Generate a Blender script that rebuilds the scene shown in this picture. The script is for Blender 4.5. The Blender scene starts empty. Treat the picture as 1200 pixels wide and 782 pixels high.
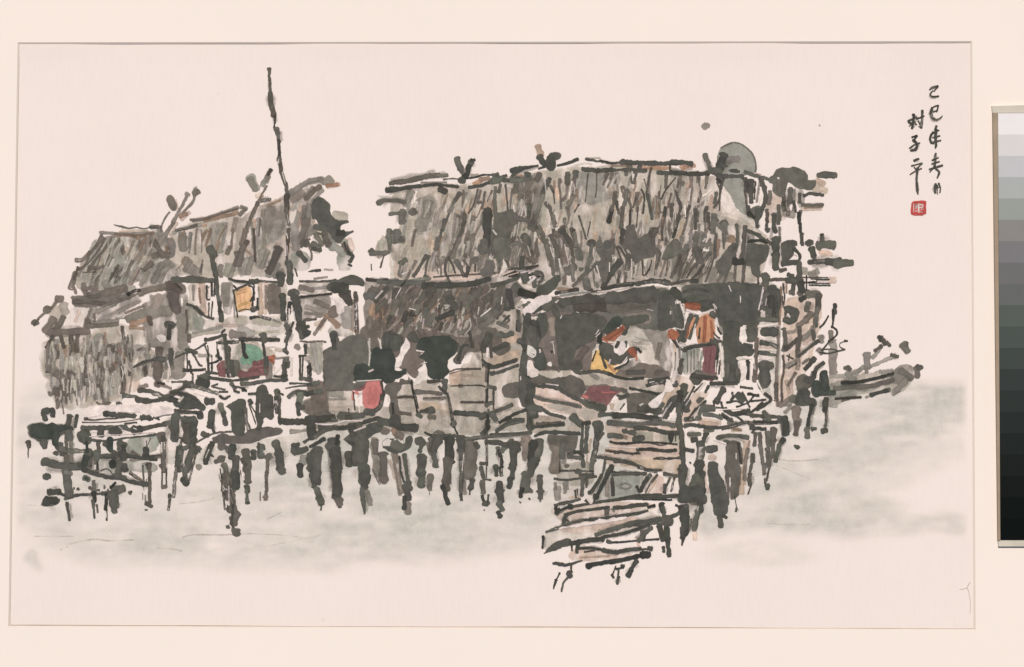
import bpy, math, random, re
from mathutils import Vector
from mathutils.geometry import tessellate_polygon

# ---------------------------------------------------------------- scene set-up
C = bpy.context.scene.collection
sc = bpy.context.scene
PX = 0.0007                       # one photo pixel, in metres, on the mat board
W, H = 1200.0, 782.0

def P(x, y, z=0.0):               # photo pixel -> metres on the board (x right, y up the board)
    return Vector(((x - W/2)*PX, (H/2 - y)*PX, z))

cam_d = bpy.data.cameras.new('camera'); cam = bpy.data.objects.new('camera', cam_d); C.objects.link(cam)
CAM_H = 2.2
cam.location = (0, 0, CAM_H)
cam_d.sensor_width = 36.0
cam_d.lens = 36.0*CAM_H/(W*PX)
cam_d.clip_start = 0.05; cam_d.clip_end = 100
sc.camera = cam

SUN_EL, SUN_AZ = math.radians(62), math.radians(-8)   # azimuth measured from +Y towards +X
world = bpy.data.worlds.new('World'); sc.world = world; world.use_nodes = True
nt = world.node_tree; bg = nt.nodes['Background']
sky = nt.nodes.new('ShaderNodeTexSky'); sky.sky_type = 'NISHITA'; sky.sun_disc = False
sky.sun_elevation = SUN_EL; sky.sun_rotation = SUN_AZ
nt.links.new(sky.outputs[0], bg.inputs[0]); bg.inputs[1].default_value = 0.065
sd = bpy.data.lights.new('sun', 'SUN'); sun = bpy.data.objects.new('sun', sd); C.objects.link(sun)
sd.energy = 3.45; sd.angle = math.radians(6); sd.color = (1.0, 0.93, 0.86)
sdir = Vector((math.sin(SUN_AZ)*math.cos(SUN_EL), math.cos(SUN_AZ)*math.cos(SUN_EL), math.sin(SUN_EL)))
sun.rotation_euler = sdir.to_track_quat('Z', 'Y').to_euler()
sc.view_settings.view_transform = 'Standard'; sc.view_settings.look = 'None'
sc.view_settings.exposure = 0.0; sc.view_settings.gamma = 1.0
sc.view_settings.use_curve_mapping = False
sc.cycles.transparent_max_bounces = 64
sc.cycles.max_bounces = 4

# ---------------------------------------------------------------- materials
KALB = 0.93                       # display value -> albedo
def lin(c): return tuple((v/255/12.92 if v/255 <= .04045 else ((v/255+.055)/1.055)**2.4)*KALB for v in c)

def mat(name, rgb, rough=.9, noise=0.0, scale=40, bump=0.0, bscale=300, sheen=0):
    m = bpy.data.materials.new(name); m.use_nodes = True
    n, l = m.node_tree.nodes, m.node_tree.links
    b = n['Principled BSDF']; b.inputs['Roughness'].default_value = rough
    b.inputs['Specular IOR Level'].default_value = .03 if name.startswith('grey_patch') else .2
    tc = n.new('ShaderNodeTexCoord')
    a = lin(rgb)
    if noise:
        tx = n.new('ShaderNodeTexNoise'); tx.inputs['Scale'].default_value = scale; tx.inputs['Detail'].default_value = 8
        tx.inputs['Roughness'].default_value = .65
        l.new(tc.outputs['Object'], tx.inputs['Vector'])
        r = n.new('ShaderNodeValToRGB')
        r.color_ramp.elements[0].position = .3; r.color_ramp.elements[1].position = .7
        r.color_ramp.elements[0].color = (*[v*(1-noise) for v in a], 1)
        r.color_ramp.elements[1].color = (*[min(1, v*(1+noise)) for v in a], 1)
        l.new(tx.outputs[0], r.inputs[0]); l.new(r.outputs[0], b.inputs['Base Color'])
    else:
        b.inputs['Base Color'].default_value = (*a, 1)
    if bump:
        t2 = n.new('ShaderNodeTexNoise'); t2.inputs['Scale'].default_value = bscale; t2.inputs['Detail'].default_value = 6
        l.new(tc.outputs['Object'], t2.inputs['Vector'])
        bp = n.new('ShaderNodeBump'); bp.inputs['Strength'].default_value = bump; bp.inputs['Distance'].default_value = .0005
        l.new(t2.outputs[0], bp.inputs['Height']); l.new(bp.outputs[0], b.inputs['Normal'])
    return m

def paper_material():
    """xuan paper: warm tint that drifts across the sheet, fine fibres, a few pale brown foxing specks"""
    m = mat('xuan_paper', (238, 224, 213), .95, .022, 4, .15, 900)
    n, l = m.node_tree.nodes, m.node_tree.links
    b = n['Principled BSDF']; old = b.inputs['Base Color'].links[0].from_socket
    tc = [x for x in n if x.type == 'TEX_COORD'][0]
    # fibres
    mp = n.new('ShaderNodeMapping'); mp.inputs['Scale'].default_value = (500, 60, 1)
    l.new(tc.outputs['Object'], mp.inputs['Vector'])
    fb = n.new('ShaderNodeTexNoise'); fb.inputs['Scale'].default_value = 1; fb.inputs['Detail'].default_value = 3
    l.new(mp.outputs[0], fb.inputs['Vector'])
    mr = n.new('ShaderNodeMapRange'); mr.inputs['From Min'].default_value = .3; mr.inputs['From Max'].default_value = .7
    mr.inputs['To Min'].default_value = .985; mr.inputs['To Max'].default_value = 1.012
    l.new(fb.outputs[0], mr.inputs[0])
    mx = n.new('ShaderNodeMix'); mx.data_type = 'RGBA'; mx.blend_type = 'MULTIPLY'; mx.inputs[0].default_value = 1
    l.new(old, mx.inputs[6]); l.new(mr.outputs[0], mx.inputs[7])
    # foxing
    vo = n.new('ShaderNodeTexVoronoi'); vo.inputs['Scale'].default_value = 30; vo.inputs['Randomness'].default_value = 1
    l.new(tc.outputs['Object'], vo.inputs['Vector'])
    r = n.new('ShaderNodeValToRGB'); r.color_ramp.elements[0].position = 0.02; r.color_ramp.elements[0].color = (1, 1, 1, 1)
    r.color_ramp.elements[1].position = .07; r.color_ramp.elements[1].color = (0, 0, 0, 1)
    l.new(vo.outputs['Distance'], r.inputs[0])
    sel = n.new('ShaderNodeMath'); sel.operation = 'GREATER_THAN'; sel.inputs[1].default_value = .8
    l.new(vo.outputs['Color'], sel.inputs[0])
    mu = n.new('ShaderNodeMath'); mu.operation = 'MULTIPLY'; l.new(r.outputs[0], mu.inputs[0]); l.new(sel.outputs[0], mu.inputs[1])
    mu2 = n.new('ShaderNodeMath'); mu2.operation = 'MULTIPLY'; mu2.inputs[1].default_value = .16; l.new(mu.outputs[0], mu2.inputs[0])
    m2 = n.new('ShaderNodeMix'); m2.data_type = 'RGBA'; l.new(mu2.outputs[0], m2.inputs[0])
    l.new(mx.outputs[2], m2.inputs[6]); m2.inputs[7].default_value = (*lin((176, 150, 128)), 1)
    l.new(m2.outputs[2], b.inputs['Base Color'])
    return m

def ink_material(name, soak=0.0, patchy=0.0):
    """brush ink: pigment and its density come from the stroke, the grain of the paper breaks both up"""
    m = bpy.data.materials.new(name); m.use_nodes = True
    n, l = m.node_tree.nodes, m.node_tree.links
    b = n['Principled BSDF']; b.inputs['Roughness'].default_value = .85; b.inputs['Specular IOR Level'].default_value = .15
    at = n.new('ShaderNodeAttribute'); at.attribute_name = 'ink'
    tc = n.new('ShaderNodeTexCoord')
    tx = n.new('ShaderNodeTexNoise'); tx.inputs['Scale'].default_value = 110; tx.inputs['Detail'].default_value = 7; tx.inputs['Roughness'].default_value = .7
    l.new(tc.outputs['Object'], tx.inputs['Vector'])
    mr = n.new('ShaderNodeMapRange'); mr.inputs['From Min'].default_value = .3; mr.inputs['From Max'].default_value = .7
    mr.inputs['To Min'].default_value = .74; mr.inputs['To Max'].default_value = 1.34
    l.new(tx.outputs[0], mr.inputs[0])
    mx = n.new('ShaderNodeMix'); mx.data_type = 'RGBA'; mx.blend_type = 'MULTIPLY'; mx.inputs[0].default_value = 1
    l.new(at.outputs['Color'], mx.inputs[6]); l.new(mr.outputs[0], mx.inputs[7]); l.new(mx.outputs[2], b.inputs['Base Color'])
    # density
    mp = n.new('ShaderNodeMapping'); mp.inputs['Scale'].default_value = (900, 900, 1)
    l.new(tc.outputs['Object'], mp.inputs['Vector'])
    t2 = n.new('ShaderNodeTexNoise'); t2.inputs['Scale'].default_value = 1; t2.inputs['Detail'].default_value = 4
    l.new(mp.outputs[0], t2.inputs['Vector'])
    m3 = n.new('ShaderNodeMapRange'); m3.inputs['From Min'].default_value = .3; m3.inputs['From Max'].default_value = .7
    m3.inputs['To Min'].default_value = -.35; m3.inputs['To Max'].default_value = .35
    l.new(t2.outputs[0], m3.inputs[0])
    # edge term: 4a(1-a) so the grain eats only the half-dry edges and thin washes
    inv = n.new('ShaderNodeMath'); inv.operation = 'SUBTRACT'; inv.inputs[0].default_value = 1; l.new(at.outputs['Alpha'], inv.inputs[1])
    e1 = n.new('ShaderNodeMath'); e1.operation = 'MULTIPLY'; l.new(at.outputs['Alpha'], e1.inputs[0]); l.new(inv.outputs[0], e1.inputs[1])
    e2 = n.new('ShaderNodeMath'); e2.operation = 'MULTIPLY'; l.new(e1.outputs[0], e2.inputs[0]); e2.inputs[1].default_value = 2.2 if not soak else soak
    e3 = n.new('ShaderNodeMath'); e3.operation = 'MULTIPLY'; l.new(e2.outputs[0], e3.inputs[0]); l.new(m3.outputs[0], e3.inputs[1])
    ad = n.new('ShaderNodeMath'); ad.operation = 'ADD'; ad.use_clamp = True; l.new(at.outputs['Alpha'], ad.inputs[0]); l.new(e3.outputs[0], ad.inputs[1])
    if patchy:
        mp3 = n.new('ShaderNodeMapping'); mp3.inputs['Scale'].default_value = (90, 38, 1); mp3.inputs['Rotation'].default_value = (0, 0, .15)
        l.new(tc.outputs['Object'], mp3.inputs['Vector'])
        t4 = n.new('ShaderNodeTexNoise'); t4.inputs['Scale'].default_value = 1; t4.inputs['Detail'].default_value = 3; t4.inputs['Roughness'].default_value = .5
        l.new(mp3.outputs[0], t4.inputs['Vector'])
        m4 = n.new('ShaderNodeMapRange'); m4.inputs['From Min'].default_value = .37; m4.inputs['From Max'].default_value = .6
        m4.inputs['To Min'].default_value = 1-patchy; m4.inputs['To Max'].default_value = 1.08
        l.new(t4.outputs[0], m4.inputs[0])
        mm = n.new('ShaderNodeMath'); mm.operation = 'MULTIPLY'; mm.use_clamp = True
        l.new(ad.outputs[0], mm.inputs[0]); l.new(m4.outputs[0], mm.inputs[1]); l.new(mm.outputs[0], b.inputs['Alpha'])
    else: l.new(ad.outputs[0], b.inputs['Alpha'])
    return m

M_PAPER = paper_material(); M_GAP_SHADE = mat('window_gap_shade', (172, 156, 142), .9, .2, 30)
M_INK = ink_material('brush_ink'); M_COL = ink_material('watercolour_pigment'); M_WASH = ink_material('diluted_ink_wash', 1.0, .78); M_WATER = ink_material('water_pigment', .6)
M_MAT = mat('mat_board_cream', (243, 230, 217), .9, .012, 3, .1, 500)
M_CORE = mat('mat_bevel_core', (226, 212, 197), .9, .02, 60)
M_BACK = mat('backing_board', (238, 227, 218), .9, .015, 4)
M_EDGE = mat('card_edge', (160, 142, 120), .8, .12, 60)

# ---------------------------------------------------------------- helpers
def tag(o, label=None, cat=None, group=None, kind=None):
    for k, v in (('label', label), ('category', cat), ('group', group), ('kind', kind)):
        if v: o[k] = v
    return o
def empty(name, parent=None):
    o = bpy.data.objects.new(name, None); C.objects.link(o); o.parent = parent; o.empty_display_size = .02; return o
def mesh(name, verts, faces, material, parent=None, colours=None, smooth=False):
    me = bpy.data.meshes.new(name); me.from_pydata([tuple(v) for v in verts], [], faces)
    if colours:
        at = me.color_attributes.new('ink', 'FLOAT_COLOR', 'POINT')
        flat = [c for q in colours for c in q]
        at.data.foreach_set('color', flat)
    me.materials.append(material); me.update()
    if smooth:
        for p in me.polygons: p.use_smooth = True
    o = bpy.data.objects.new(name, me); C.objects.link(o); o.parent = parent
    return o

# ---------------------------------------------------------------- the mat, the sheet and the table
MAT_T = 0.0018          # mat board thickness
PAPER_Z = 0.0004
# window of the mat (photo pixels), a little out of square as in the photo
WIN = [(23, 52), (1137, 50.5), (1141, 737), (12, 733)]
def ground():
    s = 3.0
    return mesh('ground', [(-s, -s, -.022), (s, -s, -.022), (s, s, -.022), (-s, s, -.022)], [(0, 1, 2, 3)], mat('table_top_grey', (196, 188, 178), .8, .03, 6))
tag(ground(), kind='structure')

def mat_board():
    root = empty('mat_board'); tag(root, 'cream window mat board with a long rectangular opening around the ink painting', 'mat board')
    bev = 1.9
    outer = [(-90, -110), (1290, -110), (1290, 900), (-90, 900)]
    cx, cy = 576, 393
    def grow(p, d):
        return (p[0] + (d if p[0] > cx else -d), p[1] + (d if p[1] > cy else -d))
    # top face, subdivided along the opening so the cut is faintly uneven
    N = 60
    rnd = random.Random(4)
    def side(a, b, amp):
        out = []
        for i in range(N):
            t = i/N
            j = (rnd.random()-.5)*amp
            out.append((a[0]+(b[0]-a[0])*t + (j if abs(b[0]-a[0]) < 200 else 0), a[1]+(b[1]-a[1])*t + (j if abs(b[0]-a[0]) > 200 else 0)))
        return out
    inner_low = []; inner_top = []
    for k in range(4):
        s = side(WIN[k], WIN[(k+1) % 4], .12)
        s[0] = WIN[k]
        inner_low += s
        b0, b1 = grow(WIN[k], bev), grow(WIN[(k+1) % 4], bev)
        inner_top += [(b0[0]+(b1[0]-b0[0])*i/N, b0[1]+(b1[1]-b0[1])*i/N) for i in range(N)]
    out_pts = []
    for k in range(4):
        a, b = outer[k], outer[(k+1) % 4]
        out_pts += [(a[0]+(b[0]-a[0])*i/N, a[1]+(b[1]-a[1])*i/N) for i in range(N)]
    n = 4*N
    v = [P(*p, MAT_T) for p in out_pts] + [P(*p, MAT_T) for p in inner_top] + [P(*p, -.0002) for p in out_pts]
    f = [(i, n+i, n+(i+1) % n, (i+1) % n) for i in range(n)] + [(2*n+i, i, (i+1) % n, 2*n+(i+1) % n) for i in range(n)]
    mesh('board_face', v, f, M_MAT, root)
    v = [P(*p, MAT_T) for p in inner_top] + [P(*p, .0009) for p in inner_low] + [P(*p, .0006) for p in [grow(q, .3) for q in inner_low]]
    f = [(i, n+i, n+(i+1) % n, (i+1) % n) for i in range(n)] + [(n+i, 2*n+i, 2*n+(i+1) % n, n+(i+1) % n) for i in range(n)]
    mesh('bevelled_edge', v, f, M_CORE, root)
    # thin strip coloured as gap shade, where lower window edge meets the sheet
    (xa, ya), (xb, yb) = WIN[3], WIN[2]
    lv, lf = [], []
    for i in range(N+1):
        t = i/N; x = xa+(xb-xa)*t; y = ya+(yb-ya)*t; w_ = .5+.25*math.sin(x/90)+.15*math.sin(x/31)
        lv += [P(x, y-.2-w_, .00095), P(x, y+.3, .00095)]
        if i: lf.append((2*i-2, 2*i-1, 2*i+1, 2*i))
    mesh('window_gap_shade', lv, lf, M_GAP_SHADE, root)
    q = [(-89, -109), (1289, -109), (1289, 899), (-89, 899)]
    z0, z1 = -.0205, -.0004
    v = [P(*p, z1) for p in q] + [P(*p, z0) for p in q]
    f = [(3, 2, 1, 0), (4, 5, 6, 7)] + [(i, (i+1) % 4, 4+(i+1) % 4, 4+i) for i in range(4)]
    mesh('backing_board', v, f, M_BACK, root)
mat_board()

painting = empty('ink_painting')
tag(painting, 'ink and colour painting of thatched stilt huts over water, inscribed with a red seal', 'painting')
def paper():
    nx, ny = 160, 90
    v, f = [], []
    x0, x1, y0, y1 = 4, 1150, 42, 745
    for j in range(ny+1):
        for i in range(nx+1):
            x = x0+(x1-x0)*i/nx; y = y0+(y1-y0)*j/ny
            # the sheet cockles under the edge of the window
            e = math.exp(-((y-50)/13)**2)
            c = .00080*e*max(0, .35+.6*math.sin(x/62+.8)+.35*math.sin(x/27))
            e2 = math.exp(-((x-1132)/14)**2)
            c += .0002*e2*(.5+.5*math.sin(y/45))
            v.append(P(x, y, PAPER_Z - .0002 - c*0 + min(c, .00072)*.9 - .0001*0))
    for j in range(ny):
        for i in range(nx):
            a = j*(nx+1)+i
            f.append((a+nx+1, a+nx+2, a+1, a))
    o = mesh('paper_sheet', v, f, M_PAPER, painting, smooth=True)
paper()

# ---------------------------------------------------------------- brush
TONES = {  # displayed colour, density, layer
 'f': ((213, 204, 191), .6, 1), 'q': ((196, 194, 183), .62, 0), 's': ((214, 192, 174), .72, 2), 't': ((199, 175, 152), .78, 3),
 'l': ((184, 174, 158), .74, 3), 'h': ((160, 153, 142), .8, 5), 'e': ((152, 153, 140), .82, 4), 'm': ((141, 133, 122), .84, 6),
 'b': ((150, 126, 106), .8, 7), 'a': ((184, 142, 114), .7, 7), 'n': ((117, 107, 97), .88, 8), 'd': ((100, 95, 86), .92, 9),
 'j': ((101, 98, 89), .94, 11), 'k': ((85, 84, 76), .95, 11), 'x': ((66, 70, 63), .985, 12), 'o': ((192, 141, 106), .92, 8),
 'p': ((208, 168, 126), .9, 8), 'y': ((208, 170, 114), .92, 8), 'c': ((164, 104, 80), .86, 11.5), 'r': ((194, 122, 116), .9, 9),
 'v': ((130, 92, 90), .92, 9), 'g': ((122, 153, 128), .9, 9.2), 'u': ((104, 102, 93), .9, 8), 'z': ((202, 84, 76), .93, 9), 'i': ((208, 197, 182), .55, 8.2), 'w': ((232, 219, 207), .84, 13),
}
PERTONE = {'F': ('f', 0), 'Q': ('q', 0)}
COLS = set('ocyrvgbstapz')
rnd = random.Random(11)

class Sheet:
    """collects the brush marks of one painted thing; levels keep every mark a hair above what it covers"""
    def __init__(self): self.v, self.f, self.c = [], [], []
GRID = {}
CELL = 6.0
STEP = 0.000003
def level(bb, base):
    cells = [(i, j) for i in range(int(bb[0]//CELL), int(bb[2]//CELL)+1) for j in range(int(bb[1]//CELL), int(bb[3]//CELL)+1)]
    z = max([GRID.get(c, 0) for c in cells] + [base]) + 1
    for c in cells: GRID[c] = z
    return z

def smooth_path(pts, step):
    """Catmull-Rom through (x, y, w)"""
    if len(pts) == 1: pts = [pts[0], (pts[0][0]+.3, pts[0][1]+.3, pts[0][2])]
    P0 = [pts[0]] + pts + [pts[-1]]
    out = []
    for i in range(1, len(P0)-2):
        a, b, c, d = P0[i-1:i+3]
        L = math.hypot(c[0]-b[0], c[1]-b[1]); n = max(2, int(L/step))
        for k in range(n):
            t = k/n
            out.append(tuple(.5*((2*b[q]) + (c[q]-a[q])*t + (2*a[q]-5*b[q]+4*c[q]-d[q])*t*t + (3*b[q]-a[q]-3*c[q]+d[q])*t**3) for q in range(3)))
    out.append(pts[-1])
    return out

def wob(n, amp, corr, r):
    """smooth random walk of length n"""
    a = [r.gauss(0, 1) for _ in range(n//max(1, corr)+3)]
    out = []
    for i in range(n):
        t = i/max(1, corr); k = int(t); u = t-k; u = u*u*(3-2*u)
        out.append(amp*(a[k]*(1-u)+a[k+1]*u))
    return out

def soft_stroke(S, pts, dx, dy, wmax):
    r = rnd
    path = smooth_path(pts, max(1, wmax*.3)); m = len(path)
    if m < 4: return
    xs = [q[0] for q in path]; ys = [q[1] for q in path]
    z = PAPER_Z + .0002 + STEP*level((min(xs)-wmax, min(ys)-wmax, max(xs)+wmax, max(ys)+wmax), 0)
    cc = lin((138, 131, 120)); b0 = len(S.v); g = wob(m, .18, 3, r)
    for i, (x, y, w) in enumerate(path):
        a, c = path[max(0, i-1)], path[min(m-1, i+1)]; tx, ty = c[0]-a[0], c[1]-a[1]; d = math.hypot(tx, ty) or 1; nx, ny = -ty/d, tx/d
        e = .42*min(1, i/2, (m-1-i)/2)
        for o_, al in ((-1.15, 0), (-.6, e), (.6, e), (1.15, 0)):
            o2 = o_*w*(.5+.32)*(1+g[i])
            S.v.append(P(x+dx+nx*o2, y+dy+ny*o2, z)); S.c.append((*cc, al))
    for i in range(m-1):
        for k in range(3):
            a = b0+i*4+k; S.f.append((a, a+1, a+5, a+4))

def stroke(S, tone, pts, thin=False):
    col, alpha, _ = TONES[tone]
    r = rnd
    wmax = max(p[2] for p in pts)
    plen = sum(math.hypot(pts[i+1][0]-pts[i][0], pts[i+1][1]-pts[i][1]) for i in range(len(pts)-1))
    if plen < wmax*.45:                         # a dot of the brush
        mx, my = sum(p[0] for p in pts)/len(pts), sum(p[1] for p in pts)/len(pts)
        an = [k*math.pi/5 for k in range(10)]; st_ = r.uniform(1, 1.12)
        return blob(S, tone, 1.0, [(mx+math.cos(q)*(wmax*.5+plen*.3)*r.uniform(.88, 1.06)*st_, my+math.sin(q)*wmax*.5*r.uniform(.88, 1.06)) for q in an])
    if tone in 'kdj' and wmax > 2.5 and r.random() < .35 and not thin:   # damp bleed round the mark
        ox_, oy_ = r.uniform(-.4, .4)*wmax, r.uniform(-.3, .3)*wmax
        soft_stroke(S, pts, ox_, oy_, wmax)
    path = smooth_path(pts, max(.8, wmax*.18))
    n = len(path)
    if n < 3:
        a, b = path[0], path[-1]; path = [tuple(a[q]+(b[q]-a[q])*k/3 for q in range(3)) for k in range(4)]; n = 4
    # rounded ends
    L = [0]
    for i in range(1, n): L.append(L[-1]+math.hypot(path[i][0]-path[i-1][0], path[i][1]-path[i-1][1]))
    tot = L[-1]
    tdir = lambda i: (path[min(n-1, i+1)][0]-path[max(0, i-1)][0], path[min(n-1, i+1)][1]-path[max(0, i-1)][1])
    rows = []
    def row(x, y, tx, ty, w, e0, e1):
        d = math.hypot(tx, ty) or 1; nx, ny = -ty/d, tx/d
        rows.append((x, y, nx, ny, max(.12, w/2)*(1+e0), max(.12, w/2)*(1+e1)))
    amp = .13 if wmax < 3 else .1
    e0 = wob(n+12, amp, 2, r); e1 = wob(n+12, amp, 2, r); g0 = wob(n+12, .1, 6, r)
    # brush habits: heavy ends, thinner waist, now and then a dry one
    cw = wob(n, wmax*.055, 4, r)
    path = [(p[0]+cw[i], p[1]-cw[i]*.7, p[2]) for i, p in enumerate(path)]
    heavy0, heavy1 = r.uniform(.96, 1.16), r.uniform(.8, 1.12)
    waist = r.uniform(.82, .98)
    if tone == 'w': heavy0, heavy1, waist = r.uniform(.3, .8), r.uniform(.2, .7), r.uniform(.9, 1.15)
    caps = ((1.0, .16), (.93, .48), (.78, .74), (.5, .93), (.22, 1.0))
    tx, ty = tdir(0); d = math.hypot(tx, ty) or 1; tx, ty = tx/d, ty/d
    w0 = path[0][2]*heavy0
    for k, (u, s) in enumerate(caps):
        row(path[0][0]-tx*w0*.46*u, path[0][1]-ty*w0*.46*u, tx, ty, w0*s, e0[k]*1.3, e1[k]*1.3)
    for i in range(n):
        x, y, w = path[i]; t = L[i]/tot if tot else 0
        k = (heavy0*(1-t)+heavy1*t)*(1-(1-waist)*math.sin(math.pi*t))
        row(x, y, *tdir(i), w*k*(1+g0[i]), e0[i+5], e1[i+5])
    tx, ty = tdir(n-1); d = math.hypot(tx, ty) or 1; tx, ty = tx/d, ty/d
    w0 = path[-1][2]*heavy1
    for k, (u, s) in enumerate(caps[::-1]):
        row(path[-1][0]+tx*w0*.46*u, path[-1][1]+ty*w0*.46*u, tx, ty, w0*s, e0[(n+5+k) % len(e0)]*1.3, e1[(n+5+k) % len(e1)]*1.3)
    xs = [q[0] for q in rows]; ys = [q[1] for q in rows]
    z = PAPER_Z + .0002 + STEP*level((min(xs)-wmax/2, min(ys)-wmax/2, max(xs)+wmax/2, max(ys)+wmax/2), 0)
    jg = r.gauss(-.03, .11 if tone in 'kdjn' else .06); cc = lin([max(0, min(255, v*(1+jg+r.gauss(0, .008)))) for v in col])
    if tone in 'kd' and wmax < 4.2: cc = tuple(v*.74 for v in cc)
    soft = .5 if tone in 'kxdjrz' else r.choice([.6, .9, 1.8])            # feather in pixels
    m = len(rows)
    dry = tone in 'kdn' and wmax > 1.8 and m > 22 and r.random() < .2
    da, db = wob(m, .45, r.choice([2, 5, 9]), r), wob(m, .45, r.choice([2, 5, 9]), r)
    tonew = wob(m, .05, 5, r)
    b0 = len(S.v)
    for i, (x, y, nx, ny, wl, wr) in enumerate(rows):
        ia = ib = 1.0
        if dry and m*.3 < i < m-3: ia, ib = max(.12, min(1, 1-abs(da[i])*1.3)), max(.12, min(1, 1-abs(db[i])*1.3))
        kin = 1.07+tonew[i]
        for sg, off, al, ck in ((-1, wl+soft*.6, 0, .93), (-1, max(wl*.4, wl-soft*.6), 1, .93), (-1, wl*.3, ia, kin), (1, wr*.3, ib, kin), (1, max(wr*.4, wr-soft*.6), 1, .93), (1, wr+soft*.6, 0, .93)):
            S.v.append(P(x+nx*off*sg, y+ny*off*sg, z)); S.c.append((cc[0]*ck, cc[1]*ck, cc[2]*ck, alpha*al))
    for i in range(m-1):
        for k in range(5):
            a = b0+i*6+k
            S.f.append((a, a+1, a+7, a+6))
    for i in (0, m-1):
        for k in range(6): S.c[b0+i*6+k] = (*S.c[b0+i*6+k][:3], 0)

def blob(S, tone, feather, pts):
    col, alpha, _ = TONES[tone]
    r = rnd
    # round the outline, then wobble it
    n = len(pts); out = []
    for i in range(n):
        a, b, c, d = pts[i-1], pts[i], pts[(i+1) % n], pts[(i+2) % n]
        L = math.hypot(c[0]-b[0], c[1]-b[1]); k = max(2, int(L/2.2))
        for q in range(k):
            t = q/k
            cr = [.5*((2*b[z]) + (c[z]-a[z])*t + (2*a[z]-5*b[z]+4*c[z]-d[z])*t*t + (3*b[z]-a[z]-3*c[z]+d[z])*t**3) for z in (0, 1)]
            ln = [b[z]+(c[z]-b[z])*t for z in (0, 1)]
            out.append([.6*cr[0]+.4*ln[0], .6*cr[1]+.4*ln[1]])
    n = len(out)
    area = sum(out[i][0]*out[(i+1) % n][1]-out[(i+1) % n][0]*out[i][1] for i in range(n))
    if area < 0: out.reverse()
    wv = wob(n, .35+min(2.5, feather*.22), 3, r); wv2 = wob(n, .25, 1, r)
    nor = []
    for i in range(n):
        a, c = out[i-1], out[(i+1) % n]; tx, ty = c[0]-a[0], c[1]-a[1]; d = math.hypot(tx, ty) or 1
        nor.append((ty/d, -tx/d))
    out = [(p[0]+q[0]*(w+v), p[1]+q[1]*(w+v)) for p, q, w, v in zip(out, nor, wv, wv2)]
    fe = max(.5, feather*.5)
    outer = [(p[0]+q[0]*fe, p[1]+q[1]*fe) for p, q in zip(out, nor)]
    xs = [q[0] for q in outer]; ys = [q[1] for q in outer]
    z = PAPER_Z + .0002 + STEP*level((min(xs), min(ys), max(xs), max(ys)), 0)
    jg = r.gauss(0, .025); cc = lin([max(0, min(255, v*(1+jg+r.gauss(0, .006)))) for v in col])
    tri = tessellate_polygon([[Vector((p[0], p[1], 0)) for p in out]])
    b0 = len(S.v)
    for p in out: S.v.append(P(*p, z)); S.c.append((*cc, alpha))
    for p in outer: S.v.append(P(*p, z)); S.c.append((*cc, 0))
    for t in tri: S.f.append(tuple(b0+k for k in t))
    for i in range(n):
        j = (i+1) % n
        S.f.append((b0+i, b0+n+i, b0+n+j, b0+j))

def inside(p, poly):
    c = False; n = len(poly); j = n-1
    for i in range(n):
        if (poly[i][1] > p[1]) != (poly[j][1] > p[1]) and p[0] < (poly[j][0]-poly[i][0])*(p[1]-poly[i][1])/(poly[j][1]-poly[i][1])+poly[i][0]: c = not c
        j = i
    return c

def hatch(S, tone, w, cnt, length, ang, jit, poly):
    cnt = int(cnt*.62) if w < 2.2 else cnt
    xs = [p[0] for p in poly]; ys = [p[1] for p in poly]; k = 0; tries = 0
    while k < cnt and tries < cnt*30:
        tries += 1
        x, y = rnd.uniform(min(xs), max(xs)), rnd.uniform(min(ys), max(ys))
        a = math.radians(ang+rnd.gauss(0, jit)); ln = length*rnd.uniform(.5, 1.2)
        p2 = (x+math.cos(a)*ln, y+math.sin(a)*ln)
        if not inside((x, y), poly) or not inside(p2, poly): continue
        b = rnd.gauss(0, ln*.05); ww = w*rnd.choice([.7, 1.2, 1.8, 2.4])
        stroke(S, tone, [(x, y, ww), ((x+p2[0])/2-math.sin(a)*b, (y+p2[1])/2+math.cos(a)*b, ww*1.1), (p2[0], p2[1], ww*.6)])
        k += 1

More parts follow.
